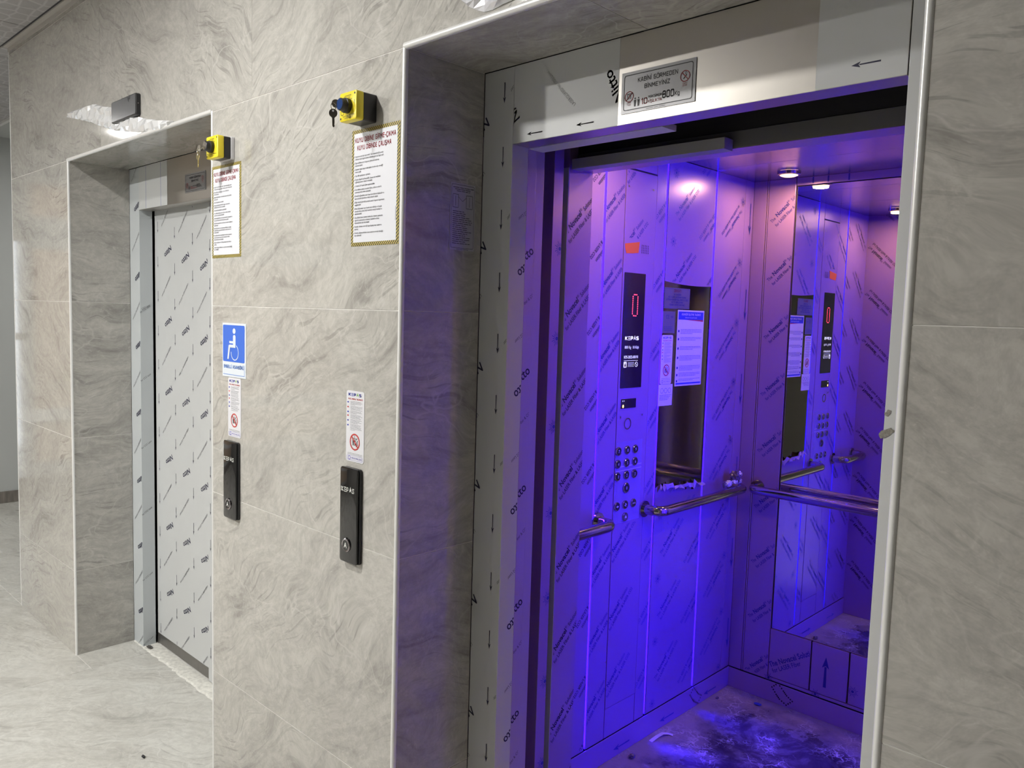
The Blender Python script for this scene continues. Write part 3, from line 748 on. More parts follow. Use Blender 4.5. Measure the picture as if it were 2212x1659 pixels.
# parked landing leaves
ld1 = leaf('lift_door_leaf', 1.60, RJ0 - .002, .3125, .3455, .008, 2.05, 'landing door leaf of the open lift slid back behind the left jamb', 'film_dark')
ld2 = leaf('lift_door_leaf', 1.58, RJ0 - .004, .3465, .378, .008, 2.05, 'rear landing door leaf of the open lift slid back behind the left jamb', 'film_dark')
fs_ = side(RJ0 - .002); A = MB(); B = MB()
for k in range(8):
    A.text(fs_, 'Nitto', .290, 1.705 - .306 * k, .024, .62, .018, 'LEFT', .9, clip=(.3135, .3445, 0, 1.998))
    B.text(fs_, 'for Fiber & CO2', .300, 1.60 - .306 * k, .0085, .62, 0, 'LEFT', .8, clip=(.3135, .3445, 0, 1.998))
A.build('film_print', 'ink', ld1); B.build('film_print', 'ink_grey', ld1)

# ------------------------------------------------------------------ LIFT CAR
car = thing('lift_car', 'open lift car lined with film-covered steel under violet strip light', 'lift car', (2.5, CF, 0))
MB().box(CL, CR, CF - .11, CB, -.05, -.0009).build('floor_base', 'plate_grey', car)
tile('floor_slab', car, FT, CL, 2.5, CF, CB, 'car_floor_stone'); tile('floor_slab', car, FT, 2.5, CR, CF, CB, 'car_floor_stone')
MB().box(1.97, 3.03, .42, CF, -.03, .0).build('car_sill', 'aluminium_plate', car)
# ceiling in three sheets
for y0, y1 in ((CF, 1.19), (1.193, 1.597), (1.60, CB)):
    MB().box(CL, CR, y0, y1, CT, CT + .004).build('ceiling_panel', 'ceiling_steel', car, bevel=.0008)
MB().box(CL - .02, CR + .02, CF - .10, CB + .02, CT + .006, CT + .03).build('roof', 'shaft_black', car)
# side walls: panels between the light strips
LEDS = (.935, 1.295, 1.637)
def wall_panels(x, sgn, cuts):
    for y0, y1, z0, z1, mt in cuts:
        MB().box(min(x, x - sgn * .019), max(x, x - sgn * .019), y0, y1, z0, z1).build('wall_panel', mt, car, bevel=.0015)
lw = [(CF, .930, .09, CT, 'film_car'), (.940, 1.043, .09, CT, 'film_car'), (1.046, 1.227, 2.092, CT, 'film_car'), (1.046, 1.227, .09, .198, 'film_car'),
      (1.230, 1.290, .09, CT, 'film_car'), (1.300, 1.632, .09, CT, 'steel_mirror'), (1.642, 1.868, .09, CT, 'film_car'), (1.870, CB, .09, CT, 'film_car')]
wall_panels(CL, 1, lw)
wall_panels(CR, -1, [(CF, .930, .09, CT, 'film_car'), (.940, 1.290, .09, CT, 'film_car'), (1.300, 1.632, .09, CT, 'film_car'), (1.642, CB, .09, CT, 'film_car')])
# the middle panel's film, pulled away over the polished steel
fsl = side(CL)
m = MB(); pts = [(1.302, CT - .002)] ; edge = [(1.302 + .328 * i / 10, 1.719 - .006 * math.sin(i / 10 * PI) + .006 * (1 - i / 10)) for i in range(11)]
m.slab(fsl, edge + [(1.630, CT - .002), (1.302, CT - .002)], .0002, .0008).build('film_upper', 'film_car', car)
edge = [(1.630 - .328 * i / 22, .942 + .012 * random.uniform(-1, 1) - (.015 if 3 < i < 12 else 0) + .022 * i / 22) for i in range(23)]
m = MB(); m.slab(fsl, [(1.302, .092), (1.630, .092)] + edge, .0002, .0008).build('film_lower', 'film_car', car)
# curled torn lip
m = MB(); prev = None
for i in range(24):
    u = 1.315 + .30 * i / 23; zz = .952 + .016 * (1 - i / 23) + random.uniform(-.010, .008); nn = random.uniform(.004, .022)
    cur = [fsl.at(u, zz - .022, .001), fsl.at(u + random.uniform(-.006, .006), zz + random.uniform(-.004, .006), nn), fsl.at(u + random.uniform(-.005, .005), zz - random.uniform(.008, .018), nn + .006)]
    if prev: m.poly([prev[0], cur[0], cur[1], prev[1]]); m.poly([prev[1], cur[1], cur[2], prev[2]])
    prev = cur
m.build('torn_film_edge', 'scrap_lilac', car)
# dark backing + strips
for x, sg in ((CL, 1), (CR, -1)):
    MB().box(min(x - sg * .0195, x - sg * .035), max(x - sg * .0195, x - sg * .035), CF - .1, CB + .02, 0, CT).build('wall_backing', 'shaft_black', car)
    for y in LEDS:      # emitter in a groove between the panels; dark sides added to narrow the beam
        bxs = lambda a, c, y0, y1: MB().box(min(x - sg * a, x - sg * c), max(x - sg * a, x - sg * c), y0, y1, .092, CT - .002)
        bxs(.0150, .0165, y - .0042, y + .0042).build('light_strip', 'led_violet', car)
        bxs(.0167, .0185, y - .0049, y + .0049).build('strip_channel', 'channel_side', car)
        for q in (-1, 1):
            bxs(.0002, .0165, min(y + q * .0043, y + q * .0049), max(y + q * .0043, y + q * .0049)).build('strip_channel', 'channel_side', car)
    MB().box(min(x, x + sg * .004), max(x, x + sg * .004), CF, CB, .0, .088).build('skirting', 'film_car', car, bevel=.002)
# back wall
MB().box(CL - .02, CR + .02, CB + .013, CB + .03, 0, CT).build('wall_backing', 'shaft_black', car)
for x0, x1, z0, z1 in ((CL, 1.872, .09, CT), (1.8745, 1.8795, .09, CT), (1.8815, 1.994, .09, CT), (3.006, CR, .09, CT), (1.997, 3.003, 2.134, CT), (1.997, 2.170, .105, .309), (2.176, 2.322, .105, .309), (2.328, 3.003, .105, .309), (1.994, 3.006, .09, .102)):
    MB().box(x0, x1, CB, CB + .012, z0, z1).build('wall_panel', 'film_car', car, bevel=.0012)
MB().box(CL, CR, CB - .004, CB, 0, .086).build('skirting', 'film_car', car, bevel=.002)
mir = tag(MB().box(2.0, 3.0, CB + .003, CB + .009, .312, 2.131).build('mirror_pane', 'mirror', None, bevel=.0015), 'tall mirror on the back wall of the lift car', 'mirror')
# front returns and lintel
for x0, x1 in ((CL - .01, 1.97), (3.03, CR + .01)):
    MB().box(x0, x1, .5635, CF, 0, CT).build('front_return', 'film_car', car, bevel=.0012)
MB().box(1.9475, 1.9695, .5615, .5633, .0, 2.0).build('return_face_lit', 'strip_grey', car)  # front face of the return, coloured grey to stand for white hall light
MB().box(1.97, 3.03, .597, CF, 2.0, 2.04).build('lintel', 'plate_grey', car, bevel=.001)
MB().box(1.97, 3.03, .600, CF - .001, 2.041, CT).build('dark_cavity', 'shaft_black', car)  # black box painted in for the shade of the cavity above the lintel
MB().box(1.984, 2.452, .556, .5965, 1.9925, 2.020).build('lintel_plate', 'plate_mid', car, bevel=.0008)
MB().box(1.97, 3.03, .597, CF, 1.9985, 1.9995).build('lintel_film', 'film_car', car)
cd = leaf('lift_car_door_leaf', 1.55, 1.970, .500, .540, .01, 2.05, 'violet-lit car door leaf parked at the left of the open lift', 'film_car')
# film prints inside the car
novacel(side(1.97), (.566, .668, .02, 1.99), [(.560, True, 0, 0)], .19).build('film_print', 'ink', car)
b = MB()
for k in range(9): burst(b, side(1.97), .533, 2.023 - .25 * k, .022, (.501, .539, .05, 2.0))
b.build('film_print', 'ink_film', cd)
novacel(Frame((0, CF, 0), (-1, 0, 0), (0, 0, 1)), (-1.965, -CL - .004, .10, CT), [(-1.835, False, 0, 0)], .15).build('film_print', 'ink', car)
novacel(fsl, (CF, .929, .10, CT), [(.70, True, 0, .0), (1.005, False, 0, .09)], .18).build('film_print', 'ink', car)
novacel(fsl, (.941, 1.042, .10, CT), [(.925, True, 0, .0)], .262).build('film_print', 'ink_film', car)
novacel(fsl, (1.231, 1.289, .10, CT), [(1.36, False, 0, .0)], .11).build('film_print', 'ink_film', car)
novacel(fsl, (1.303, 1.630, 1.725, CT - .004), [(1.366, True, -.02, .0), (1.665, False, 0, -.06)], .205, n=.0012).build('film_print', 'ink_film', car)
novacel(fsl, (1.303, 1.630, .10, .90), [(1.366, True, -.02, .0), (1.665, False, 0, -.06)], .205, n=.0012).build('film_print', 'ink_film', car)
novacel(fsl, (1.643, 1.867, .10, CT), [(1.831, False, .017, .0)], .117).build('film_print', 'ink_film', car)
b = MB()
for k in range(6): arrow(b, fsl, 1.915, 2.009 - .353 * k, .13, -PI / 2, .007, .034)
for y in (.85, 1.15, 1.45, 1.78): arrow(b, side(CL + .004), y, .030, .10, PI, .006, .03)
b.build('film_arrow', 'ink_film', car)
novacel(front(CB), (1.886, 1.993, .10, CT), [(1.906, True, 0, 0)], .179, .2375).build('film_print', 'ink_film', car)
b = MB(); fb = front(CB)
b.text(fb, 'The Novacel Solution', 2.005, .145, .022, .55, .02, 'LEFT', .8, clip=(1.998, 2.169, .106, .308)).text(fb, 'for LASER Fiber', 2.02, .125, .018, .55, .01, 'LEFT', .8, clip=(1.998, 2.169, .106, .308))
arrow(b, fb, 2.235, .200, .125, PI / 2, .012, .04)
for x in (2.0, 2.2, 2.345): burst(b, fb, x, .098 if x < 2.3 else .16, .022)
for k in range(3): b.rect(fb, (2.06, 2.12, 2.2)[k], (2.06, 2.12, 2.2)[k] + .006, 2.138, 2.163)
b.build('film_print', 'ink_film', car)
# dotted recycling mark on both skirtings
def dots(fr, u, v, s):
    d_ = MB(); P = [(0, .02), (.025, .045), (.05, .02), (.065, .005), (.09, -.01), (.065, -.035), (.035, -.02), (.02, -.005)]
    for a in range(8):
        p, q = P[a], P[(a + 1) % 8]
        for k in range(3):
            f = k / 3; x, y = p[0] + (q[0] - p[0]) * f, p[1] + (q[1] - p[1]) * f
            d_.rect(fr, u + x * s - .003, u + x * s + .003, v + y * s - .003, v + y * s + .003, .0006)
    return d_
dots(front(CB - .004), 2.02, .045, 1.).build('film_mark', 'ink_black', car); dots(side(CL + .004), 1.62, .042, 1.).build('film_mark', 'ink_black', car)

# warm ceiling spots
def car_spot(x, y, label):
    t = thing('ceiling_spot', label, 'spotlight', (x, y, CT), 'warm spots in the lift car ceiling')
    m = MB(); k = 24
    P = lambda r, z, q: (x + r * math.cos(q), y + r * math.sin(q), z)
    for i in range(k):
        a, c = 2 * PI * i / k, 2 * PI * (i + 1) / k
        prof = [(.044, CT - .0005), (.043, CT - .012), (.034, CT - .014), (.031, CT - .006)]
        for (r0, z0), (r1, z1) in zip(prof[:-1], prof[1:]): m.poly([P(r0, z0, a), P(r0, z0, c), P(r1, z1, c), P(r1, z1, a)])
    m.build('bezel', 'chrome', t, smooth=True)
    MB().tube([(x, y, CT - .006), (x, y, CT - .015), (x, y, CT - .0185)], [.033, .033, .024], 24).build('lens', 'spot_glow', t, smooth=True)
    ld = bpy.data.lights.new('spot_light', 'AREA'); ld.shape = 'DISK'; ld.size = .06; ld.energy = CAR_SPOT; ld.color = (1., .60, .27); 
    lo = bpy.data.objects.new('lamp', ld); col.objects.link(lo); lo.parent = t; lo.location = (0, 0, -.021)
car_spot(2.030, 1.795, 'warm ceiling spot at the back left of the lift car beside the mirror')
car_spot(2.970, 1.795, 'warm ceiling spot at the back right of the lift car')
car_spot(2.030, .88, 'warm ceiling spot at the front left of the lift car')
car_spot(2.970, .88, 'warm ceiling spot at the front right of the lift car')

# handrails
def arc(c, r, a0, a1, ax1, ax2, k=8):
    return [Vector(c) + Vector(ax1) * (r * math.cos(a0 + (a1 - a0) * i / k)) + Vector(ax2) * (r * math.sin(a0 + (a1 - a0) * i / k)) for i in range(k + 1)]
def handrail(p0, p1, nrm, label, off=.07, r=.0185, bend=.038):
    """rail between two wall points with elbows back to the wall"""
    p0, p1, nrm = Vector(p0), Vector(p1), Vector(nrm); t_ = (p1 - p0).normalized()
    t = thing('handrail', label, 'handrail', tuple(p0))
    path = [p0 + nrm * .004, p0 + nrm * (off - bend)]
    path += [p0 + nrm * (off - bend) + t_ * bend - t_ * bend * math.cos(a) + nrm * bend * math.sin(a) for a in [PI / 2 * i / 7 for i in range(1, 8)]]
    path += [p1 + nrm * (off - bend) - t_ * bend + t_ * bend * math.sin(a) + nrm * bend * math.cos(a) for a in [PI / 2 * i / 7 for i in range(0, 8)]]
    path += [p1 + nrm * .004]
    MB().tube(path, r, 18).build('bar', 'chrome', t, smooth=True)
    for p in (p0, p1): MB().tube([p + nrm * .0005, p + nrm * .006], .030, 20).build('flange', 'chrome', t, smooth=True)
handrail((CL + .0012, .70, .897), (CL + .0012, .957, .897), (1, 0, 0), 'short chrome handrail left of the lift control panel')
handrail((CL + .0012, 1.232, .897), (CL + .0012, 1.866, .897), (1, 0, 0), 'long chrome handrail on the left wall of the lift car')
handrail((1.905, CB - .0005, .897), (3.11, CB, .897), (0, -1, 0), 'chrome handrail across the mirror at the back of the lift car')

# ------------------------------------------------------------------ logo
def logo(fr, u, v, h, wd, n, parent, m1, m2=None, bold=.03):
    """K, three-bar E, P, arrow-shaped A, S spread over width wd"""
    A, B = MB(), MB()
    cw = wd / 5.0; s_ = .86
    for ch, i in (('K', 0), ('P', 2), ('S', 4)): A.caps(fr, ch, u + i * cw, v, h, cw * .86, .24, n)
    e0 = u + cw * 1.02
    for k, a in ((0, 0), (1, .5), (2, 1)):
        A.flat(fr, [(e0 + (cw * .16 if k == 1 else cw * .04), v + h * (a * .80)), (e0 + cw * .80, v + h * (a * .80)), (e0 + cw * .80, v + h * (a * .80 + .19)), (e0 + (cw * .06 if k == 1 else cw * .12), v + h * (a * .80 + .19))], n)
    a0 = u + cw * 3.03
    (B if m2 else A).flat(fr, [(a0 - cw * .02, v), (a0 + cw * .43, v + h * 1.25), (a0 + cw * .43, v + h * .38)], n)
    (B if m2 else A).flat(fr, [(a0 + cw * .43, v + h * .38), (a0 + cw * .43, v + h * 1.25), (a0 + cw * .88, v)], n)
    A.build('logo', m1, parent)
    if m2: B.build('logo_arrow', m2, parent)

# ------------------------------------------------------------------ car operating panel
cop = thing('car_control_panel', 'film-covered lift control panel with red display and round buttons', 'control panel', (CL, 1.136, .2))
MB().box(CL - .012, CL + .0008, 1.046, 1.227, .2, 2.089).build('faceplate', 'film_car', cop, bevel=.001)
MB().box(CL + .0009, CL + .0012, 1.050, 1.203, .868, 1.157).build('bare_patch', 'bare_blue', cop)
b = MB()
for z in (1.068, 1.054): b.rect(fsl, 1.050, 1.203, z, z + .0022, .0016)
b.build('film_crease', 'scrap_white', cop)
FC = side(CL + .0012)
dsp = MB().slab(fsl, rrect(1.0545, 1.1785, 1.345, 1.742, .002, 2), .0008, .0024).build('display', 'gloss_black', cop)
FDs = side(CL + .0024)
b = MB()
dz, cy0, cz0 = .0062, 1.1215, 1.632
for (i, j) in [(0, j) for j in range(1, 11)] + [(5, j) for j in range(1, 11)] + [(i, 0) for i in (1.2, 2.5, 3.8)] + [(i, 11) for i in (1.2, 2.5, 3.8)]:
    if i in (0, 5) and j in (1, 10): pass
    b.disc(FDs, cy0 + (i - 2.5) * .0058, cz0 + (j - 5.5) * .0066, .0021, .0005, 8)
b.build('floor_digit', 'led_red', dsp)
logo(FDs, 1.070, 1.511, .0135, .083, .0005, dsp, 'screen_white')
b = MB(); b.text(FDs, '800 Kg  10 Kişi', 1.070, 1.482, .0095, n=.0005, width=.083); b.text(FDs, 'KPS-2022-00191', 1.068, 1.448, .0095, 0, .012, n=.0005, width=.083)
b.rect(FDs, 1.068, 1.151, 1.4395, 1.4408, .0005)
b.slab(FDs, rrect(1.068, 1.085, 1.4165, 1.4365, .003, 3), .0002, .0005); b.ring(FDs, 1.143, 1.4265, .0070, .0088, .0005); b.bar(FDs, (1.138, 1.4315), (1.148, 1.4215), .0016, .0005)
for k in range(4): b.rect(FDs, 1.092, 1.129, 1.4195 + k * .0044, 1.4205 + k * .0044, .0005)
b.build('display_lettering', 'screen_white', dsp)
b = MB(); b.flat(FDs, [(1.0735, 1.419), (1.0795, 1.419), (1.081, 1.424), (1.0765, 1.434), (1.072, 1.424)], .0007); b.build('flame_icon', 'gloss_black', dsp)
sd = MB().slab(fsl, rrect(1.064, 1.152, 1.274, 1.307, .002, 2), .0008, .0022).build('small_display', 'gloss_black', cop)
MB().disc(side(CL + .0022), 1.0755, 1.282, .0042, .0005, 12, .0055).build('amber_lamp', 'led_amber', sd)
b = MB(); b.rect(side(CL + .0022), 1.0705, 1.0735, 1.2985, 1.3025, .0005).rect(side(CL + .0022), 1.079, 1.0815, 1.2985, 1.3025, .0005); b.build('small_marks', 'screen_white', sd)
MB().ring(FC, 1.108, 1.219, .0165, .0205, .0012).build('speaker_ring', 'chrome', cop)
b = MB()
for k in range(5):
    for q in range(4): b.rect(FC, 1.148 + k * .0095, 1.151 + k * .0095, 1.812 + q * .0078, 1.8185 + q * .0078, .0004)
b.build('speaker_slots', 'shaft_black', cop)
novacel(side(CL + .0008), (1.047, 1.226, 1.86, 2.08), [(1.04, True, 0, 0)], .28).build('film_print', 'ink_film', cop)
novacel(side(CL + .0008), (1.047, 1.226, .21, .86), [(1.04, True, 0, 0)], .12).build('film_print', 'ink_film', cop)
b = MB(); b.rect(FC, 1.046, 1.227, 2.086, 2.089, .0003); b.build('top_seam', 'shaft_black', cop)
for y, z in ((1.060, 2.03), (1.205, 2.035), (1.065, 1.245), (1.195, 1.245)): MB().disc(FC, y, z, .004, .0006, 12).build('screw', 'steel_dark', cop)
BTN = [('7', 1.058, 1.126), ('8', 1.1095, 1.126), ('9', 1.158, 1.125), ('4', 1.058, 1.081), ('5', 1.1095, 1.081), ('6', 1.158, 1.081),
       ('1', 1.058, 1.037), ('2', 1.1095, 1.037), ('3', 1.158, 1.036), ('0', 1.112, .991), ('open', 1.062, .931), ('fan', 1.110, .931), ('close', 1.160, .930), ('bell', 1.113, .887)]
for s_, y, z in BTN:
    big_ = s_ == '0'; R_ = .0185 if big_ else .0155
    m = MB(); k = 24
    prof = [(R_, .0), (R_, .0045), (R_ * .9, .006), (R_ * .78, .0055)]
    for i in range(k):
        a, c = 2 * PI * i / k, 2 * PI * (i + 1) / k
        for (r0, n0), (r1, n1) in zip(prof[:-1], prof[1:]):
            m.poly([FC.at(y + r0 * math.cos(a), z + r0 * math.sin(a), n0), FC.at(y + r0 * math.cos(c), z + r0 * math.sin(c), n0), FC.at(y + r1 * math.cos(c), z + r1 * math.sin(c), n1), FC.at(y + r1 * math.cos(a), z + r1 * math.sin(a), n1)])
    bt = m.build('button', 'chrome', cop, smooth=True)
    MB().disc(FC, y, z, R_ * .8, .0052, 20).build('button_face', 'ink_black' if s_ != 'bell' else 'steel_dark', bt)
    b = MB(); h_ = .011
    if s_ in '0123456789' and len(s_) == 1: b.text(FC, s_, y - .0032, z - h_ / 2, h_, 0, .0, 'LEFT', n=.0058, width=.0064)
    elif s_ == 'open':
        b.flat(FC, [(y - .001, z - .004), (y - .001, z + .004), (y - .007, z)], .0058).flat(FC, [(y + .001, z - .004), (y + .007, z), (y + .001, z + .004)], .0058)
    elif s_ == 'close':
        b.flat(FC, [(y - .001, z), (y - .007, z + .004), (y - .007, z - .004)], .0058).flat(FC, [(y + .001, z), (y + .007, z - .004), (y + .007, z + .004)], .0058)
    elif s_ == 'fan':
        for a in range(4): b.flat(FC, [(y, z), (y + .007 * math.cos(a * PI / 2), z + .007 * math.sin(a * PI / 2)), (y + .007 * math.cos(a * PI / 2 + .7), z + .007 * math.sin(a * PI / 2 + .7))], .0058)
    else:
        b.flat(FC, [(y - .006, z - .004), (y + .006, z - .004), (y + .0035, z + .003), (y, z + .006), (y - .0035, z + .003)], .0058)
    b.build('button_symbol', 'logo_white', bt)
tp = MB(); o_ = [(1.050, 1.838), (1.135, 1.850), (1.1295, 1.812), (1.095, 1.808), (1.060, 1.806), (1.051, 1.824)]
tag(tp.slab(side(CL + .0009), o_[::-1] if False else [(1.050, 1.838), (1.051, 1.824), (1.060, 1.806), (1.095, 1.808), (1.1295, 1.812), (1.135, 1.850)], .0002, .0008).build('tape_patch', 'tape_orange', None), 'torn orange tape patch above the lift display', 'tape')

# ------------------------------------------------------------------ notices
def greek(mb, fr, u0, u1, v, h, n, last=1.):
    """one line of small print, as word-length strokes"""
    x = u0; end = u0 + (u1 - u0) * last
    while x < end - h:
        wl = random.uniform(2.0, 6.5) * h; wl = min(wl, end - x)
        mb.rect(fr, x, x + wl, v, v + h * .44, n); x += wl + h * .55
def no_entry(fr, u, v, r, n, parent, ink='ink_black', red='sign_red'):
    k = MB()
    k.ring(fr, u, v, r * .83, r, n + .0003, 32); k.bar(fr, (u - r * .62, v + r * .62), (u + r * .62, v - r * .62), r * .17, n + .0003)
    k.build('prohibition_ring', red, parent)
    k = MB()
    for (a, b_, c, d_) in ((-.48, -.40, -.48, .42), (-.48, .42, .25, .42), (-.48, -.40, .25, -.40), (-.06, .42, -.06, .8)): k.bar(fr, (u + a * r, v + b_ * r), (u + c * r, v + d_ * r), r * .045, n)
    for a in (-.28, .05):
        k.disc(fr, u + a * r, v + .28 * r, r * .08, n, 10); k.flat(fr, [(u + (a - .09) * r, v - .36 * r), (u + (a + .09) * r, v - .36 * r), (u + (a + .11) * r, v + .18 * r), (u + (a - .11) * r, v + .18 * r)], n)
    for a, b_ in ((.38, .40), (.48, .10), (.42, -.12), (.52, -.30), (.36, -.42)):
        k.bar(fr, (u + (a - .1) * r, v + (b_ - .14) * r), (u + (a + .1) * r, v + (b_ + .1) * r), r * .10, n)
    k.build('people_pictogram', ink, parent)

def usage_sticker(fr, u0, u1, v0, v1, label, tilt=0.):
    t = thing('usage_sticker', label, 'sticker', fr.at((u0 + u1) / 2, v0, 0))
    fr = Frame(fr.at((u0 + u1) / 2, (v0 + v1) / 2), fr.u * math.cos(tilt) + fr.v * math.sin(tilt), -fr.u * math.sin(tilt) + fr.v * math.cos(tilt))
    w_, h_ = u1 - u0, v1 - v0; u0, u1, v0, v1 = -w_ / 2, w_ / 2, -h_ / 2, h_ / 2
    MB().slab(fr, rrect(u0, u1, v0, v1, .007, 5), .0002, .0010).build('backing', 'sticker', t)
    X = lambda a: u0 + a * w_
    Y = lambda a: v0 + a * h_
    n = .0013
    logo(fr, X(.12), Y(.925), h_ * .042, w_ * .74, n, t, 'ink_blue', 'ink_green')
    b = MB(); b.caps(fr, 'KULLANMA TALİMATI', X(.11), Y(.875), h_ * .024, w_ * .80, .18, n); b.build('heading', 'sign_red', t)
    b = MB(); y = .848; c = MB(); c2 = MB()
    for gi, nl in enumerate((4, 4, 3, 4, 4, 6)):
        (c2 if gi in (1, 3) else c).disc(fr, X(.10), Y(y - .012), w_ * .045, n, 10, h_ * .011)
        for k in range(nl):
            greek(b, fr, X(.24), X(.93), Y(y), h_ * .0085, n, random.uniform(.75, 1) if k < nl - 1 else random.uniform(.35, .95)); y -= .0155
        y -= .006
    for k in range(2): greek(b, fr, X(.10), X(.92), Y(.118 - .018 * k), h_ * .0085, n)
    b.build('small_print', 'ink_body', t); c.build('bullet_icons', 'ink_blue', t); c2.build('bullet_icons', 'sign_red', t)
    no_entry(fr, X(.5), Y(.285), h_ * .118, n, t)
    b = MB(); b.ring(fr, X(.20), Y(.052), w_ * .05, w_ * .07, n, 14); b.text(fr, '+90 212 446 22 01', X(.30), Y(.042), h_ * .024, 0, .01, 'LEFT', n=n, width=w_ * .58)
    o_ = rrect(X(.06), X(.94), Y(.022), Y(.085), .003, 3); i_ = rrect(X(.07), X(.93), Y(.0245), Y(.0825), .0025, 3)
    for a in range(len(o_)): b.flat(fr, [o_[a], o_[(a + 1) % len(o_)], i_[(a + 1) % len(o_)], i_[a]], n)
    b.build('phone_line', 'ink_purple', t)
    return t

PIT = ['Asansör en üst kata kayıt verilir. Seyir tamamlandığına emin', 'olduktan sonra üçgen anahtar talimatına göre kat kapısı açılır.', None,
       'Kapı açıldıktan sonra kapıya en yakın acil durdurma', 'butonuna basılır.', None, 'Asansöre kattan kayıt verilip kabinin hareket edip etmediği', 'kontrol edilir.', None,
       'Kuyu dibi aydınlatması açılmalıdır.', None, 'Kuyuya atlayarak girilmemelidir, kuyuya iniş merdiveni', 'sağlamlığı kontrol edilerek inilmelidir.', None,
       'Su basmış bir kuyuda işlem yapılmamalıdır.', None, 'Kuyu dibinde çalışma sırasında düşme, ezilme ve elektrik', 'çarpmasına karşı önlem alınmalıdır.', None,
       'Güvenlik sağlandıktan sonra kuyu kontrollerine başlanabilir ve', 'kuyu içerisinde işaretlenen duruş alınarak çalışılır.', None,
       'Diğer kontrol görevlisi bu sırada asansör kapısının kapanmasını', 'engellemelidir.', None, 'Birden fazla asansör aynı kuyuda tesis edilmişse ve kuyular',
       'arasında bölme yoksa bitişik kabinlerin enerjisi kesilmeli ve', 'etiketlenmelidir.', None, 'Kuyu dibinde kabin hareket halinde iken denetim yapılacaksa',
       'uygun bir pozisyonda yer alınmalı, hareketli ve dönen', 'ekipmanlardan uzak durulmalıdır.', None, 'Kuyudan çıktıktan sonra dış kapıyı kapatıp reset anahtarını', 'çeviriniz.', None,
       'Denetim çalışması bittikten sonra sistemin normale döndüğü', 'teyit edilmelidir.', None]
def pit_notice(u0, u1, v0, v1, label):
    fr = F0; t = thing('pit_safety_notice', label, 'notice', fr.at((u0 + u1) / 2, v0, 0))
    w_, h_ = u1 - u0, v1 - v0
    MB().slab(fr, [(u0, v0), (u1, v0), (u1, v1), (u0, v1)], .0002, .0008).build('border', 'hazard_yellow', t)
    bw = .0088
    b = MB()
    for rc in ((u0, u1, v1 - bw, v1), (u0, u1, v0, v0 + bw), (u0, u0 + bw, v0 + bw, v1 - bw), (u1 - bw, u1, v0 + bw, v1 - bw)):
        k = -40
        while k < 90:
            p = .0082; s0 = u0 + k * p
            b.flat(fr, [(s0, v0), (s0 + p * .52, v0), (s0 + p * .52 + h_, v0 + h_), (s0 + h_, v0 + h_)], .0011, rc); k += 1
    b.build('hazard_stripes', 'hazard_black', t)
    MB().slab(fr, [(u0 + bw, v0 + bw), (u1 - bw, v0 + bw), (u1 - bw, v1 - bw), (u0 + bw, v1 - bw)], .0008, .0013).build('paper', 'paper', t)
    n = .0016
    b = MB(); b.caps(fr, 'KUYU DİBİNE GİRME-ÇIKMA', u0 + .0135, v1 - .031, .0118, w_ - .028, .19, n)
    b.caps(fr, 'KUYU DİBİNDE ÇALIŞMA', u0 + .0225, v1 - .0495, .0118, w_ - .054, .19, n); b.build('heading', 'ink_red', t)
    b = MB(); y = v1 - .066; newp = True; gap = (y - (v0 + bw + .006)) / (sum(1 if s_ else .42 for s_ in PIT))
    for s_ in PIT:
        if s_ is None: y -= gap * .42; newp = True; continue
        if newp: b.disc(fr, u0 + bw + .003, y + .0012, .0009, n, 8); newp = False
        b.text(fr, s_, u0 + bw + .0055, y, .0044, 0, .004, 'LEFT', n=n, width=min(w_ - 2 * bw - .010, text_width(s_) * .0044 * .74)); y -= gap
    b.rect(fr, u1 - bw - .0030, u1 - bw - .0022, v0 + .055, v0 + .088, n)
    b.build('small_print', 'ink_body', t)
pit_notice(1.7405, 1.9305, 1.744, 2.026, 'hazard-striped pit safety notice beside the open lift, under the yellow key box')
pit_notice(.986, 1.172, 1.736, 2.0175, 'hazard-striped pit safety notice beside the closed lift, under the yellow key box')

usage_sticker(F0, 1.729, 1.806, 1.2005, 1.382, 'narrow white usage sticker above the call panel next to the open lift')
usage_sticker(F0, 1.0905, 1.1725, 1.1835, 1.367, 'narrow white usage sticker below the blue wheelchair sign')

# wheelchair sign
wc = thing('wheelchair_sign', 'blue and white wheelchair lift sign on the pier', 'sign', (1.13, 0, 1.37))
u0, u1, v0, v1 = 1.0545, 1.204, 1.369, 1.535
MB().slab(F0, [(u0, v0), (u1, v0), (u1, v1), (u0, v1)], .0002, .0012).build('backing', 'sign_white', wc)
MB().slab(F0, rrect(u0 + .004, u1 - .008, v0 + .047, v1 - .006, .005, 4), .0012, .0016).build('blue_field', 'sign_blue', wc)
b = MB(); n = .0019; cx, cy = 1.131, 1.474; s_ = .1
b.disc(F0, cx, cy + .037, .0095, n, 18, .0085)
b.slab(F0, rrect(cx - .007, cx + .009, cy - .010, cy + .025, .006, 4), .0016, n)
b.flat(F0, [(cx - .030, cy - .001), (cx - .004, cy - .001), (cx - .004, cy + .006), (cx - .030, cy + .006)], n + .0002)
b.flat(F0, [(cx - .034, cy - .014), (cx + .009, cy - .014), (cx + .009, cy - .005), (cx - .030, cy - .005)], n + .0003)
b.flat(F0, [(cx - .043, cy - .050), (cx - .034, cy - .050), (cx - .024, cy - .010), (cx - .034, cy - .006)], n + .0004)
b.ring(F0, cx + .004, cy - .0285, .0215, .0245, n, 40, PI * .98, PI * 2.38)
b.build('wheelchair_pictogram', 'sign_white', wc)
b = MB(); b.caps(F0, 'ENGELLİ ASANSÖRÜ', u0 + .010, v0 + .0265, .0105, .126, .22, .0016)
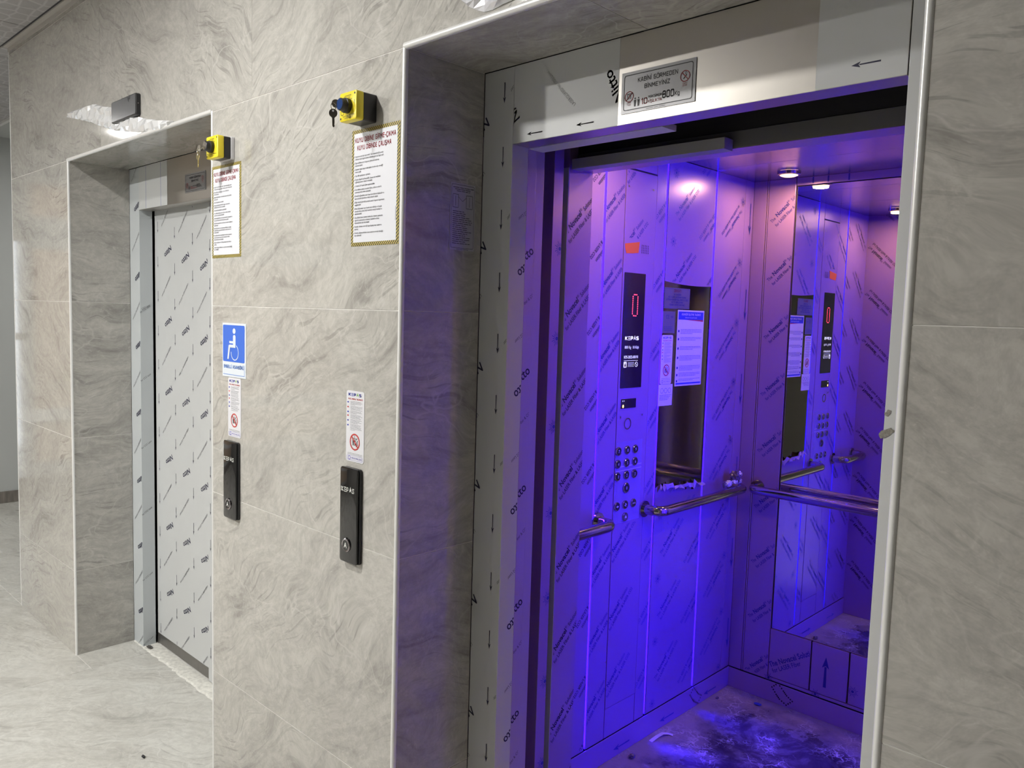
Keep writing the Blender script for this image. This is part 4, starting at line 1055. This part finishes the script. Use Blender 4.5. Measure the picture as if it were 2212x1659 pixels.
b.rect(F0, u0 + .006, u1 - .008, v0 + .0065, v0 + .0080, .0016).rect(F0, u1 - .0095, u1 - .008, v0 + .0065, v0 + .040, .0016)
b.build('lettering', 'sign_sky', wc)

# information plate on the side of the open lift's recess
ip = thing('instruction_plate', 'grey instruction plate on the side of the open lift recess', 'plate', (XD, .187, 1.742))
fi = side(XD); u0, u1, v0, v1 = .146, .2285, 1.742, 1.906
MB().slab(fi, rrect(u0, u1, v0, v1, .001, 2), .0002, .0012).build('plate', 'info_plate', ip)
b = MB(); n = .0015
o_ = rrect(u0 + .003, u1 - .003, v0 + .005, v1 - .004, .004, 4); i_ = rrect(u0 + .0038, u1 - .0038, v0 + .0058, v1 - .0048, .0034, 4)
for a in range(len(o_)): b.flat(fi, [o_[a], o_[(a + 1) % len(o_)], i_[(a + 1) % len(o_)], i_[a]], n)
for k in range(3): greek(b, fi, u0 + .008 + .006 * k, u1 - .006 - .006 * k, v1 - .012 - .0042 * k, .0032, n)
for (a, c) in ((u0 + .008, u0 + .026), (u1 - .030, u1 - .009)):
    for p, q in (((a, v1 - .028), (c, v1 - .028)), ((a, v1 - .060), (c, v1 - .060)), ((a, v1 - .028), (a, v1 - .060)), ((c, v1 - .028), (c, v1 - .060)), (((a + c) / 2, v1 - .032), ((a + c) / 2, v1 - .056))): b.bar(fi, p, q, .001, n)
b.bar(fi, (u0 + .026, v1 - .034), (u0 + .040, v1 - .044), .0008, n).bar(fi, (u1 - .030, v1 - .034), (u0 + .040, v1 - .044), .0008, n)
y = v1 - .070
for k in range(17): greek(b, fi, u0 + .008, u1 - .007, y, .0032, n, random.uniform(.6, 1)); y -= .0049
greek(b, fi, u0 + .022, u1 - .020, v0 + .0018, .002, n)
b.build('print', 'ink_black', ip)

# ------------------------------------------------------------------ hall call panels
def call_panel(x0, x1, z0, z1, th, label):
    t = thing('hall_call_panel', label, 'call panel', ((x0 + x1) / 2, 0, z0))
    MB().slab(F0, rrect(x0, x1, z0, z1, .007, 4), .0004, th * .55).build('back_box', 'plastic_black', t, bevel=.0012)
    body = MB().slab(F0, rrect(x0 - .002, x1 - .004, z0 - .001, z1 + .001, .008, 5), th * .55, th).build('face', 'gloss_black', t, bevel=.002, smooth=True)
    w_, h_ = x1 - x0, z1 - z0; n = th + .0004
    logo(F0, x0 + .003, z0 + h_ * .745, .0125, w_ * .78, n, t, 'logo_white')
    bx_, bz = x0 + w_ * .40, z0 + h_ * .185; R_ = .0175
    m = MB(); k = 28; prof = [(R_, 0.), (R_, .003), (R_ * .9, .0045), (R_ * .76, .004)]
    for i in range(k):
        a, c = 2 * PI * i / k, 2 * PI * (i + 1) / k
        for (r0, n0), (r1, n1) in zip(prof[:-1], prof[1:]):
            m.poly([F0.at(bx_ + r0 * math.cos(a), bz + r0 * math.sin(a), th + n0), F0.at(bx_ + r0 * math.cos(c), bz + r0 * math.sin(c), th + n0), F0.at(bx_ + r1 * math.cos(c), bz + r1 * math.sin(c), th + n1), F0.at(bx_ + r1 * math.cos(a), bz + r1 * math.sin(a), th + n1)])
    bt = m.build('button', 'chrome', t, smooth=True)
    MB().disc(F0, bx_, bz, R_ * .78, th + .0038, 24).build('button_face', 'gloss_black', bt)
    MB().text(F0, 'A', bx_ - .0062, bz - .0065, .013, 0, .02, 'LEFT', n=th + .0044, width=.0125).build('button_letter', 'logo_white', bt)
call_panel(1.727, 1.803, .941, 1.186, .0147, 'black hall call panel beside the open lift')
call_panel(1.0835, 1.1675, .928, 1.170, .0125, 'black hall call panel under the wheelchair sign')

# ------------------------------------------------------------------ key switch boxes
def key_box(x0, x1, z0, z1, dep, seam, label, hang, wrapped):
    t = thing('key_switch_box', label, 'key switch', ((x0 + x1) / 2, 0, z0))
    MB().slab(F0, rrect(x0 + .001, x1 - .001, z0 + .001, z1 - .001, .004, 3), .0004, seam).build('back_box', 'plastic_black', t, bevel=.001)
    MB().slab(F0, rrect(x0, x1, z0, z1, .006, 4), seam, dep).build('cover', 'plastic_yellow', t, bevel=.0025, smooth=True)
    cx, cz = (x0 + x1) / 2, (z0 + z1) / 2
    # rotary lock, stepped barrel
    prof = [(.0175, 0), (.0175, .010), (.0150, .0115), (.0145, .022), (.0125, .0235), (.0115, .0235), (.0105, .022), (.0, .022)]
    m = MB(); k = 28
    for i in range(k):
        a, c = 2 * PI * i / k, 2 * PI * (i + 1) / k
        for (r0, n0), (r1, n1) in zip(prof[:4], prof[1:5]):
            m.poly([F0.at(cx + r * math.cos(q), cz + r * math.sin(q), dep + nn) for r, nn, q in ((r0, n0, a), (r0, n0, c), (r1, n1, c), (r1, n1, a))])
    lock = m.build('lock_barrel', 'plastic_black', t, smooth=True)
    MB().disc(F0, cx, cz, .0125, dep + .0236, 24).build('lock_core', 'dial_blue' if not wrapped else 'nickel', lock)
    b = MB(); n = dep + .0003; w_ = x1 - x0
    b.text(F0, 'ASANSÖR', x0 + w_ * .30, z1 - .0110, .0030, 0, .006, 'LEFT', n=n, width=w_ * .40).text(F0, 'KUYU DİBİ', x0 + w_ * .32, z1 - .0155, .0028, n=n, width=w_ * .32).text(F0, 'RESET ANAHTARI', x0 + w_ * .26, z1 - .0200, .0028, n=n, width=w_ * .48)
    b.text(F0, 'ELEKTRONİK', x0 + w_ * .22, z0 + .0095, .0028, n=n, width=w_ * .32).text(F0, 'RESET KUTUSU', x0 + w_ * .57, z0 + .0105, .0028, n=n, width=w_ * .33).text(F0, 'LIFT PIT', x0 + w_ * .30, z0 + .0050, .0028, n=n, width=w_ * .40)
    b.ring(F0, x0 + .012, z0 + .020, .0050, .0064, n, 16, PI * .7, PI * 2.3).rect(F0, x1 - .009, x1 - .0082, z0 + .028, z1 - .022, n)
    b.build('lettering', 'ink_black', t)
    for (a, c) in ((x0 + .006, z0 + .007), (x1 - .007, z1 - .007)): MB().disc(F0, a, c, .0026, n, 12).build('screw', 'ink_black', t)
    # keys
    kx, kz = hang; kn = dep + .030
    ca, sa = (1., 0.) if wrapped else (.55, .835)
    fk = Frame((kx, -kn, 0), (ca, sa, 0), (0, 0, 1))
    def key(u, v, a, mat, sc_=1.):
        fkk = Frame(fk.at(u, v), fk.u * math.cos(a) + fk.v * math.sin(a), -fk.u * math.sin(a) + fk.v * math.cos(a))
        out = []
        for i in range(13):
            q = -PI / 2 + .45 + (2 * PI - .9) * i / 12; out.append((.0115 * sc_ * math.cos(q), -.006 * sc_ + .0120 * sc_ * math.sin(q)))
        out += [(-.0032 * sc_, -.019 * sc_), (-.0032 * sc_, -.040 * sc_), (-.001 * sc_, -.044 * sc_), (.0015 * sc_, -.043 * sc_), (.0032 * sc_, -.040 * sc_), (.0022 * sc_, -.036 * sc_), (.0032 * sc_, -.032 * sc_), (.0032 * sc_, -.019 * sc_)]
        return MB().slab(fkk, out, -.0011, .0011).build('key', mat, t, bevel=.0003)
    kk = key(-.001, kz - .0115, .04, 'key_steel' if not wrapped else 'brass', .86)
    MB().disc(fk, -.001, kz - .0115, .0024, .0013, 14).build('key_hole', 'paper', kk)
    # ring through the key bow, and the bow of the key standing in the lock
    pth = [fk.at(.006 * math.cos(2 * PI * i / 20), kz - .001 + .008 * math.sin(2 * PI * i / 20), 0) for i in range(21)]
    MB().tube(pth, .0010, 8, cap=False).build('key_ring', 'nickel', t, smooth=True)
    out = [(.005 + .0095 * math.cos(q), kz + .006 + .0098 * math.sin(q)) for q in [2 * PI * i / 20 for i in range(20)]]
    MB().slab(fk, out, -.0018, -.0002).build('key_in_lock', 'nickel', t)
    MB().tube([(cx, -dep - .020, cz), fk.at(.010, kz + .004, -.001)], .0016, 8).build('key_shank', 'nickel', t, smooth=True)
    if wrapped: MB().slab(F0, rrect(x0 - .0008, x1 + .0008, z0 - .0008, z1 + .0008, .004, 3), .0004, .012).build('wrapping', 'foil', t, bevel=.002)
key_box(1.770, 1.839, 2.032, 2.099, .059, .0375, 'yellow key switch box with dark keys, beside the open lift', (1.790, 2.062), False)
key_box(1.0555, 1.131, 2.0255, 2.091, .0527, .0328, 'yellow key switch box with brass key, beside the closed lift', (1.066, 2.046), True)

# ------------------------------------------------------------------ indicator box and the loose film around it
t = thing('floor_indicator', 'black floor indicator box above the closed lift', 'indicator', (.313, 0, 2.259))
MB().slab(F0, rrect(.196, .431, 2.259, 2.336, .006, 4), .0004, .0165).build('case', 'plastic_black', t, bevel=.002)
MB().slab(F0, rrect(.200, .426, 2.263, 2.333, .004, 3), .0166, .0178).build('face', 'indicator_grey', t, bevel=.0006)
b = MB(); b.text(F0, 'N', .365, 2.312, .018, .5, .03, 'LEFT', n=.0182); b.build('film_print', 'ink_black', t)
MB().disc(side(.431), -.009, 2.300, .002, .0004, 10).build('screw', 'chrome', t)

def crumple(outline, fr, name, label, amp, step, mat='crumpled_film', lift=.004):
    """thin loose film: a creased sheet inside an outline, pressed on the wall"""
    rng = random.Random(3)
    us = [p[0] for p in outline]; vs2 = [p[1] for p in outline]
    m = MB()
    def inside(x, y):
        c = False; j = len(outline) - 1
        for i in range(len(outline)):
            a, b_ = outline[i], outline[j]
            if (a[1] > y) != (b_[1] > y) and x < (b_[0] - a[0]) * (y - a[1]) / (b_[1] - a[1]) + a[0]: c = not c
            j = i
        return c
    nx = int((max(us) - min(us)) / step) + 1; ny = int((max(vs2) - min(vs2)) / (step * .6)) + 1
    g = {}
    for i in range(nx + 1):
        for j in range(ny + 1):
            g[i, j] = (min(us) + i * step + rng.uniform(-.3, .3) * step, min(vs2) + j * step * .6 + rng.uniform(-.3, .3) * step * .6, lift + rng.uniform(0, amp))
    for i in range(nx):
        for j in range(ny):
            for tri in (((i, j), (i + 1, j), (i + 1, j + 1)), ((i, j), (i + 1, j + 1), (i, j + 1))):
                q = [g[k] for k in tri]
                c = clip_conv([(a[0], a[1]) for a in q], outline, q)
                if c: m.poly([fr.at(*p) for p in c])
    return tag(m.build(name, mat, None), label, 'film')
def clip_conv(tri, outline, q):
    """keep a triangle, pulling corners that fall outside back to the outline"""
    def inside(x, y):
        c = False; j = len(outline) - 1
        for i in range(len(outline)):
            a, b_ = outline[i], outline[j]
            if (a[1] > y) != (b_[1] > y) and x < (b_[0] - a[0]) * (y - a[1]) / (b_[1] - a[1]) + a[0]: c = not c
            j = i
        return c
    fl_ = [inside(*p) for p in tri]
    if not any(fl_): return None
    def near(p):
        best = None
        for i in range(len(outline)):
            a, b_ = Vector(outline[i]), Vector(outline[(i + 1) % len(outline)]); d_ = b_ - a
            t_ = max(0, min(1, (Vector(p) - a).dot(d_) / d_.length_squared)); c = a + d_ * t_; l = (c - Vector(p)).length
            if best is None or l < best[0]: best = (l, c)
        return best[1]
    out = []
    for p, f, z in zip(tri, fl_, q):
        if f: out.append((p[0], p[1], z[2]))
        else:
            c = near(p); out.append((c[0], c[1], .0012))
    return out
crumple([(-0.235, 2.343), (-0.105, 2.314), (0.062, 2.27), (0.176, 2.241), (0.24, 2.229), (0.379, 2.207), (0.585, 2.184), (0.742, 2.192), (0.732, 2.196), (0.585, 2.22), (0.455, 2.245), (0.271, 2.296), (0.15, 2.331), (0.04, 2.353), (-0.017, 2.37), (-0.109, 2.377), (-0.319, 2.382), (-0.44, 2.385)], F0,
        'loose_film', 'shiny crumpled film on the tiles around the black indicator box', .012, .028)
crumple([(2.128, 2.247), (2.16, 2.222), (2.20, 2.204), (2.222, 2.2005), (2.24, 2.206), (2.33, 2.209), (2.50, 2.215), (2.62, 2.26), (2.55, 2.33), (2.35, 2.36), (2.19, 2.32)], F0,
        'loose_film', 'white crumpled film hanging over the edge above the open lift', .010, .026, 'foil')

# ------------------------------------------------------------------ notices inside the car
FL = side(CL + .0004)
def paper_notice(name, u0, u1, v0, v1, label, draw, mat='paper', tilt=0., th=.0014):
    t = thing(name, label, 'notice', FL.at((u0 + u1) / 2, v0, 0))
    fr = Frame(FL.at((u0 + u1) / 2, (v0 + v1) / 2), FL.u * math.cos(tilt) + FL.v * math.sin(tilt), -FL.u * math.sin(tilt) + FL.v * math.cos(tilt))
    a, c = (u1 - u0) / 2, (v1 - v0) / 2
    MB().slab(fr, [(-a, -c), (a, -c), (a, c), (-a, c)], .0003, th).build('paper', mat, t)
    draw(fr, a, c, th + .0003, t)
    return t
def d_big(fr, a, c, n, t):
    MB().rect(fr, -a + .006, a - .006, c - .036, c - .006, n).build('title_band', 'ink_blue', t)
    b = MB(); b.caps(fr, 'ASANSÖR İŞLETME TALİMATI', -a * .72, c - .020, .008, a * 1.44, .18, n + .0003); b.text(fr, 'kullanıcılar için genel kurallar', -a * .45, c - .030, .005, n=n + .0003, width=a * .9); b.build('heading', 'sticker', t)
    MB().flat(fr, [(-a + .05, c - .036), (a - .006, c - .042), (a - .006, c - .036)], n).build('red_band', 'sign_red', t)
    b = MB()
    for y, nl in ((.070, 4), (.040, 3), (.005, 3), (-.030, 4), (-.068, 4), (-.095, 3), (-.118, 2)):
        b.disc(fr, -a + .012, y - .006, .005, n, 10)
        for k in range(nl): greek(b, fr, -a + .024, a - .012, y - .0052 * k, .0030, n, 1 if k < nl - 1 else random.uniform(.4, .9))
    b.build('small_print', 'ink_film', t)
    MB().rect(fr, -a + .006, a - .006, -c + .006, -c + .012, n).build('footer_band', 'ink_blue', t)
paper_notice('operating_notice', 1.397, 1.585, 1.3375, 1.6235, 'large white operating notice with dark title band inside the lift', d_big, tilt=-.0)
def d_dik(fr, a, c, n, t):
    b = MB(); b.caps(fr, 'DİKKAT!', -a * .28, c * .58, .011, a * .56, .2, n); b.build('heading', 'sign_darkred', t)
    b = MB()
    for k, (s_, w_) in enumerate((('BU ASANSÖRÜN', .55), ('ACİL ALARM BUTONUNA BASINIZ', 1.4), ('LÜTFEN ASANSÖR KULLANIMI İLE İLGİLİ', 1.72), ('KATTA BEKLEYİNİZ', .9), ('TEKNİK SERVİS ARAYINIZ', 1.2))):
        b.caps(fr, s_, -a * w_ / 2, c * (.28 - .25 * k), .0065, a * w_, .17, n)
    o_ = rrect(-a + .003, a - .003, -c + .003, c - .003, .001, 2); i_ = rrect(-a + .0036, a - .0036, -c + .0036, c - .0036, .001, 2)
    for i in range(len(o_)): b.flat(fr, [o_[i], o_[(i + 1) % len(o_)], i_[(i + 1) % len(o_)], i_[i]], n)
    b.build('lettering', 'ink_film', t)
paper_notice('attention_notice', 1.3025, 1.475, 1.627, 1.703, 'wide attention notice topmost on the steel patch inside the lift', d_dik, 'aluminium_plate')
def d_ce(fr, a, c, n, t):
    b = MB(); b.ring(fr, -a * .30, c * .5, .0055, .0072, n, 14, PI * .35, PI * 1.65).ring(fr, a * -.02, c * .5, .0055, .0072, n, 14, PI * .35, PI * 1.65).bar(fr, (-a * .12, c * .5), (a * .02, c * .5), .0016, n)
    b.ring(fr, a * .5, c * .5, .0045, .0058, n, 4).bar(fr, (a * .28, c * .5), (a * .72, c * .5), .0014, n)
    for k in range(3): greek(b, fr, -a * .8, a * .8, -c * .45 - .006 * k, .003, n, .9)
    b.build('print', 'ink_film', t)
paper_notice('certificate_plate', 1.298, 1.379, 1.5365, 1.6165, 'small square certificate plate with CE mark inside the lift', d_ce, 'aluminium_plate')
usage_sticker(side(CL + .0006), 1.2995, 1.3725, 1.3485, 1.5295, 'narrow rounded usage sticker inside the lift, left of the operating notice')
def d_sm(fr, a, c, n, t):
    b = MB()
    for u in (-.55, 0, .55): b.ring(fr, a * u, c * .42, .0085, .0097, n, 16)
    b.text(fr, '+', -a * .33, c * .35, .007, n=n).text(fr, '+', a * .24, c * .35, .007, n=n)
    for k in range(4): greek(b, fr, -a * .85, a * .85, -c * .02 - .0055 * k, .003, n, 1 - .1 * k)
    b.build('print', 'ink_film', t)
paper_notice('intercom_notice', 1.293, 1.384, 1.2685, 1.3475, 'small white intercom notice, lowest on the steel patch inside the lift', d_sm, tilt=0)

# ------------------------------------------------------------------ scraps
def scrap_ball(name, c, r, label, mat, seed, squash=(1, 1, 1), cat='scrap'):
    rng = random.Random(seed); bm = bmesh.new(); bmesh.ops.create_icosphere(bm, subdivisions=3, radius=1)
    for v in bm.verts:
        k = 1 + rng.uniform(-.34, .26); v.co = Vector((v.co.x * k * r * squash[0] + c[0], v.co.y * k * r * squash[1] + c[1], v.co.z * k * r * squash[2] + c[2]))
    me = bpy.data.meshes.new(name); bm.to_mesh(me); bm.free(); me.materials.append(MATS[mat])
    o = bpy.data.objects.new(name, me); col.objects.link(o)
    return tag(o, label, cat)
t = thing('film_wad', 'crumpled wad of peeled film resting on the lift handrail', 'film', (1.868, 1.80, .919))
for k, (c, r, mt, sq) in enumerate((((1.866, 1.815, .946), .024, 'foil_dark', (.8, 1, 1.1)), ((1.872, 1.83, .957), .015, 'foil', (.8, 1.1, .7)), ((1.872, 1.80, .928), .014, 'foil', (.8, 1.3, .6)), ((1.868, 1.755, .925), .014, 'foil', (.8, 1.6, .9)), ((1.866, 1.845, .925), .014, 'foil', (.8, 1., .8)), ((1.864, 1.725, .922), .008, 'foil_dark', (.6, 1., 1.6)))):
    o = scrap_ball('crumpled_piece', Vector(c) - Vector((1.868, 1.80, .915)), r, None, mt, 20 + k, sq); del_ = [k_ for k_ in o.keys()]
    for k_ in del_: del o[k_]
    o.parent = t
def ribbon(pts, wd, z0=.0012):
    m = MB(); prev = None
    for i, (x, y, z) in enumerate(pts):
        q = pts[min(i + 1, len(pts) - 1)]; p = pts[max(i - 1, 0)]
        d_ = Vector((q[0] - p[0], q[1] - p[1], 0)).normalized(); s_ = Vector((-d_.y, d_.x, 0)) * wd / 2
        cur = (Vector((x, y, z)) + s_, Vector((x, y, z)) - s_)
        if prev: m.poly([prev[0], prev[1], cur[1], cur[0]])
        prev = cur
    return m
tag(ribbon([(1.850, 1.295, .001), (1.853, 1.315, .006), (1.850, 1.340, .004), (1.860, 1.360, .012), (1.868, 1.385, .006), (1.885, 1.395, .002)], .016).build('film_strip', 'scrap_white', None), 'pale torn film strip lying on the lift floor by the skirting', 'scrap')
scrap_ball('debris_lump', (1.868, 1.150, .0085), .010, 'small dark clump of dirt on the lift floor near the door', 'foil_dark', 41, (1, 1.4, .8))
scrap_ball('debris_lump', (1.850, 1.790, .005), .006, 'tiny dark clump in the back left corner of the lift floor', 'foil_dark', 42, (1, 1.3, .7))
scrap_ball('film_scrap', (1.994, 1.868, .004), .011, 'blue scrap of film on the lift floor under the mirror', 'ink_blue', 43, (1.4, 1, .28))
scrap_ball('dark_chip', (.680, -.11, .0035), .008, 'tiny black chip lying on the pale hall floor', 'rubber', 44, (1.4, .6, .4))
scrap_ball('rubber_scrap', (-.215, .268, .0075), .015, 'small dark scrap at the foot of the closed lift jamb', 'steel_dark', 45, (1.3, .7, .3))

# flat print: many small marks that belong together
for o in bpy.data.objects:
    if o.type == 'MESH' and o.parent is not None and o.name.split('.')[0] in ('film_print', 'film_arrow', 'film_mark', 'film_line', 'small_print', 'print', 'lettering', 'bullet_icons', 'hazard_stripes', 'people_pictogram', 'heading', 'phone_line', 'red_symbols', 'speaker_slots', 'floor_digit', 'display_lettering', 'small_marks', 'film_crease', 'logo', 'logo_arrow', 'prohibition_ring', 'worn_spot', 'button_symbol', 'wheelchair_pictogram'):
        o['kind'] = 'stuff'
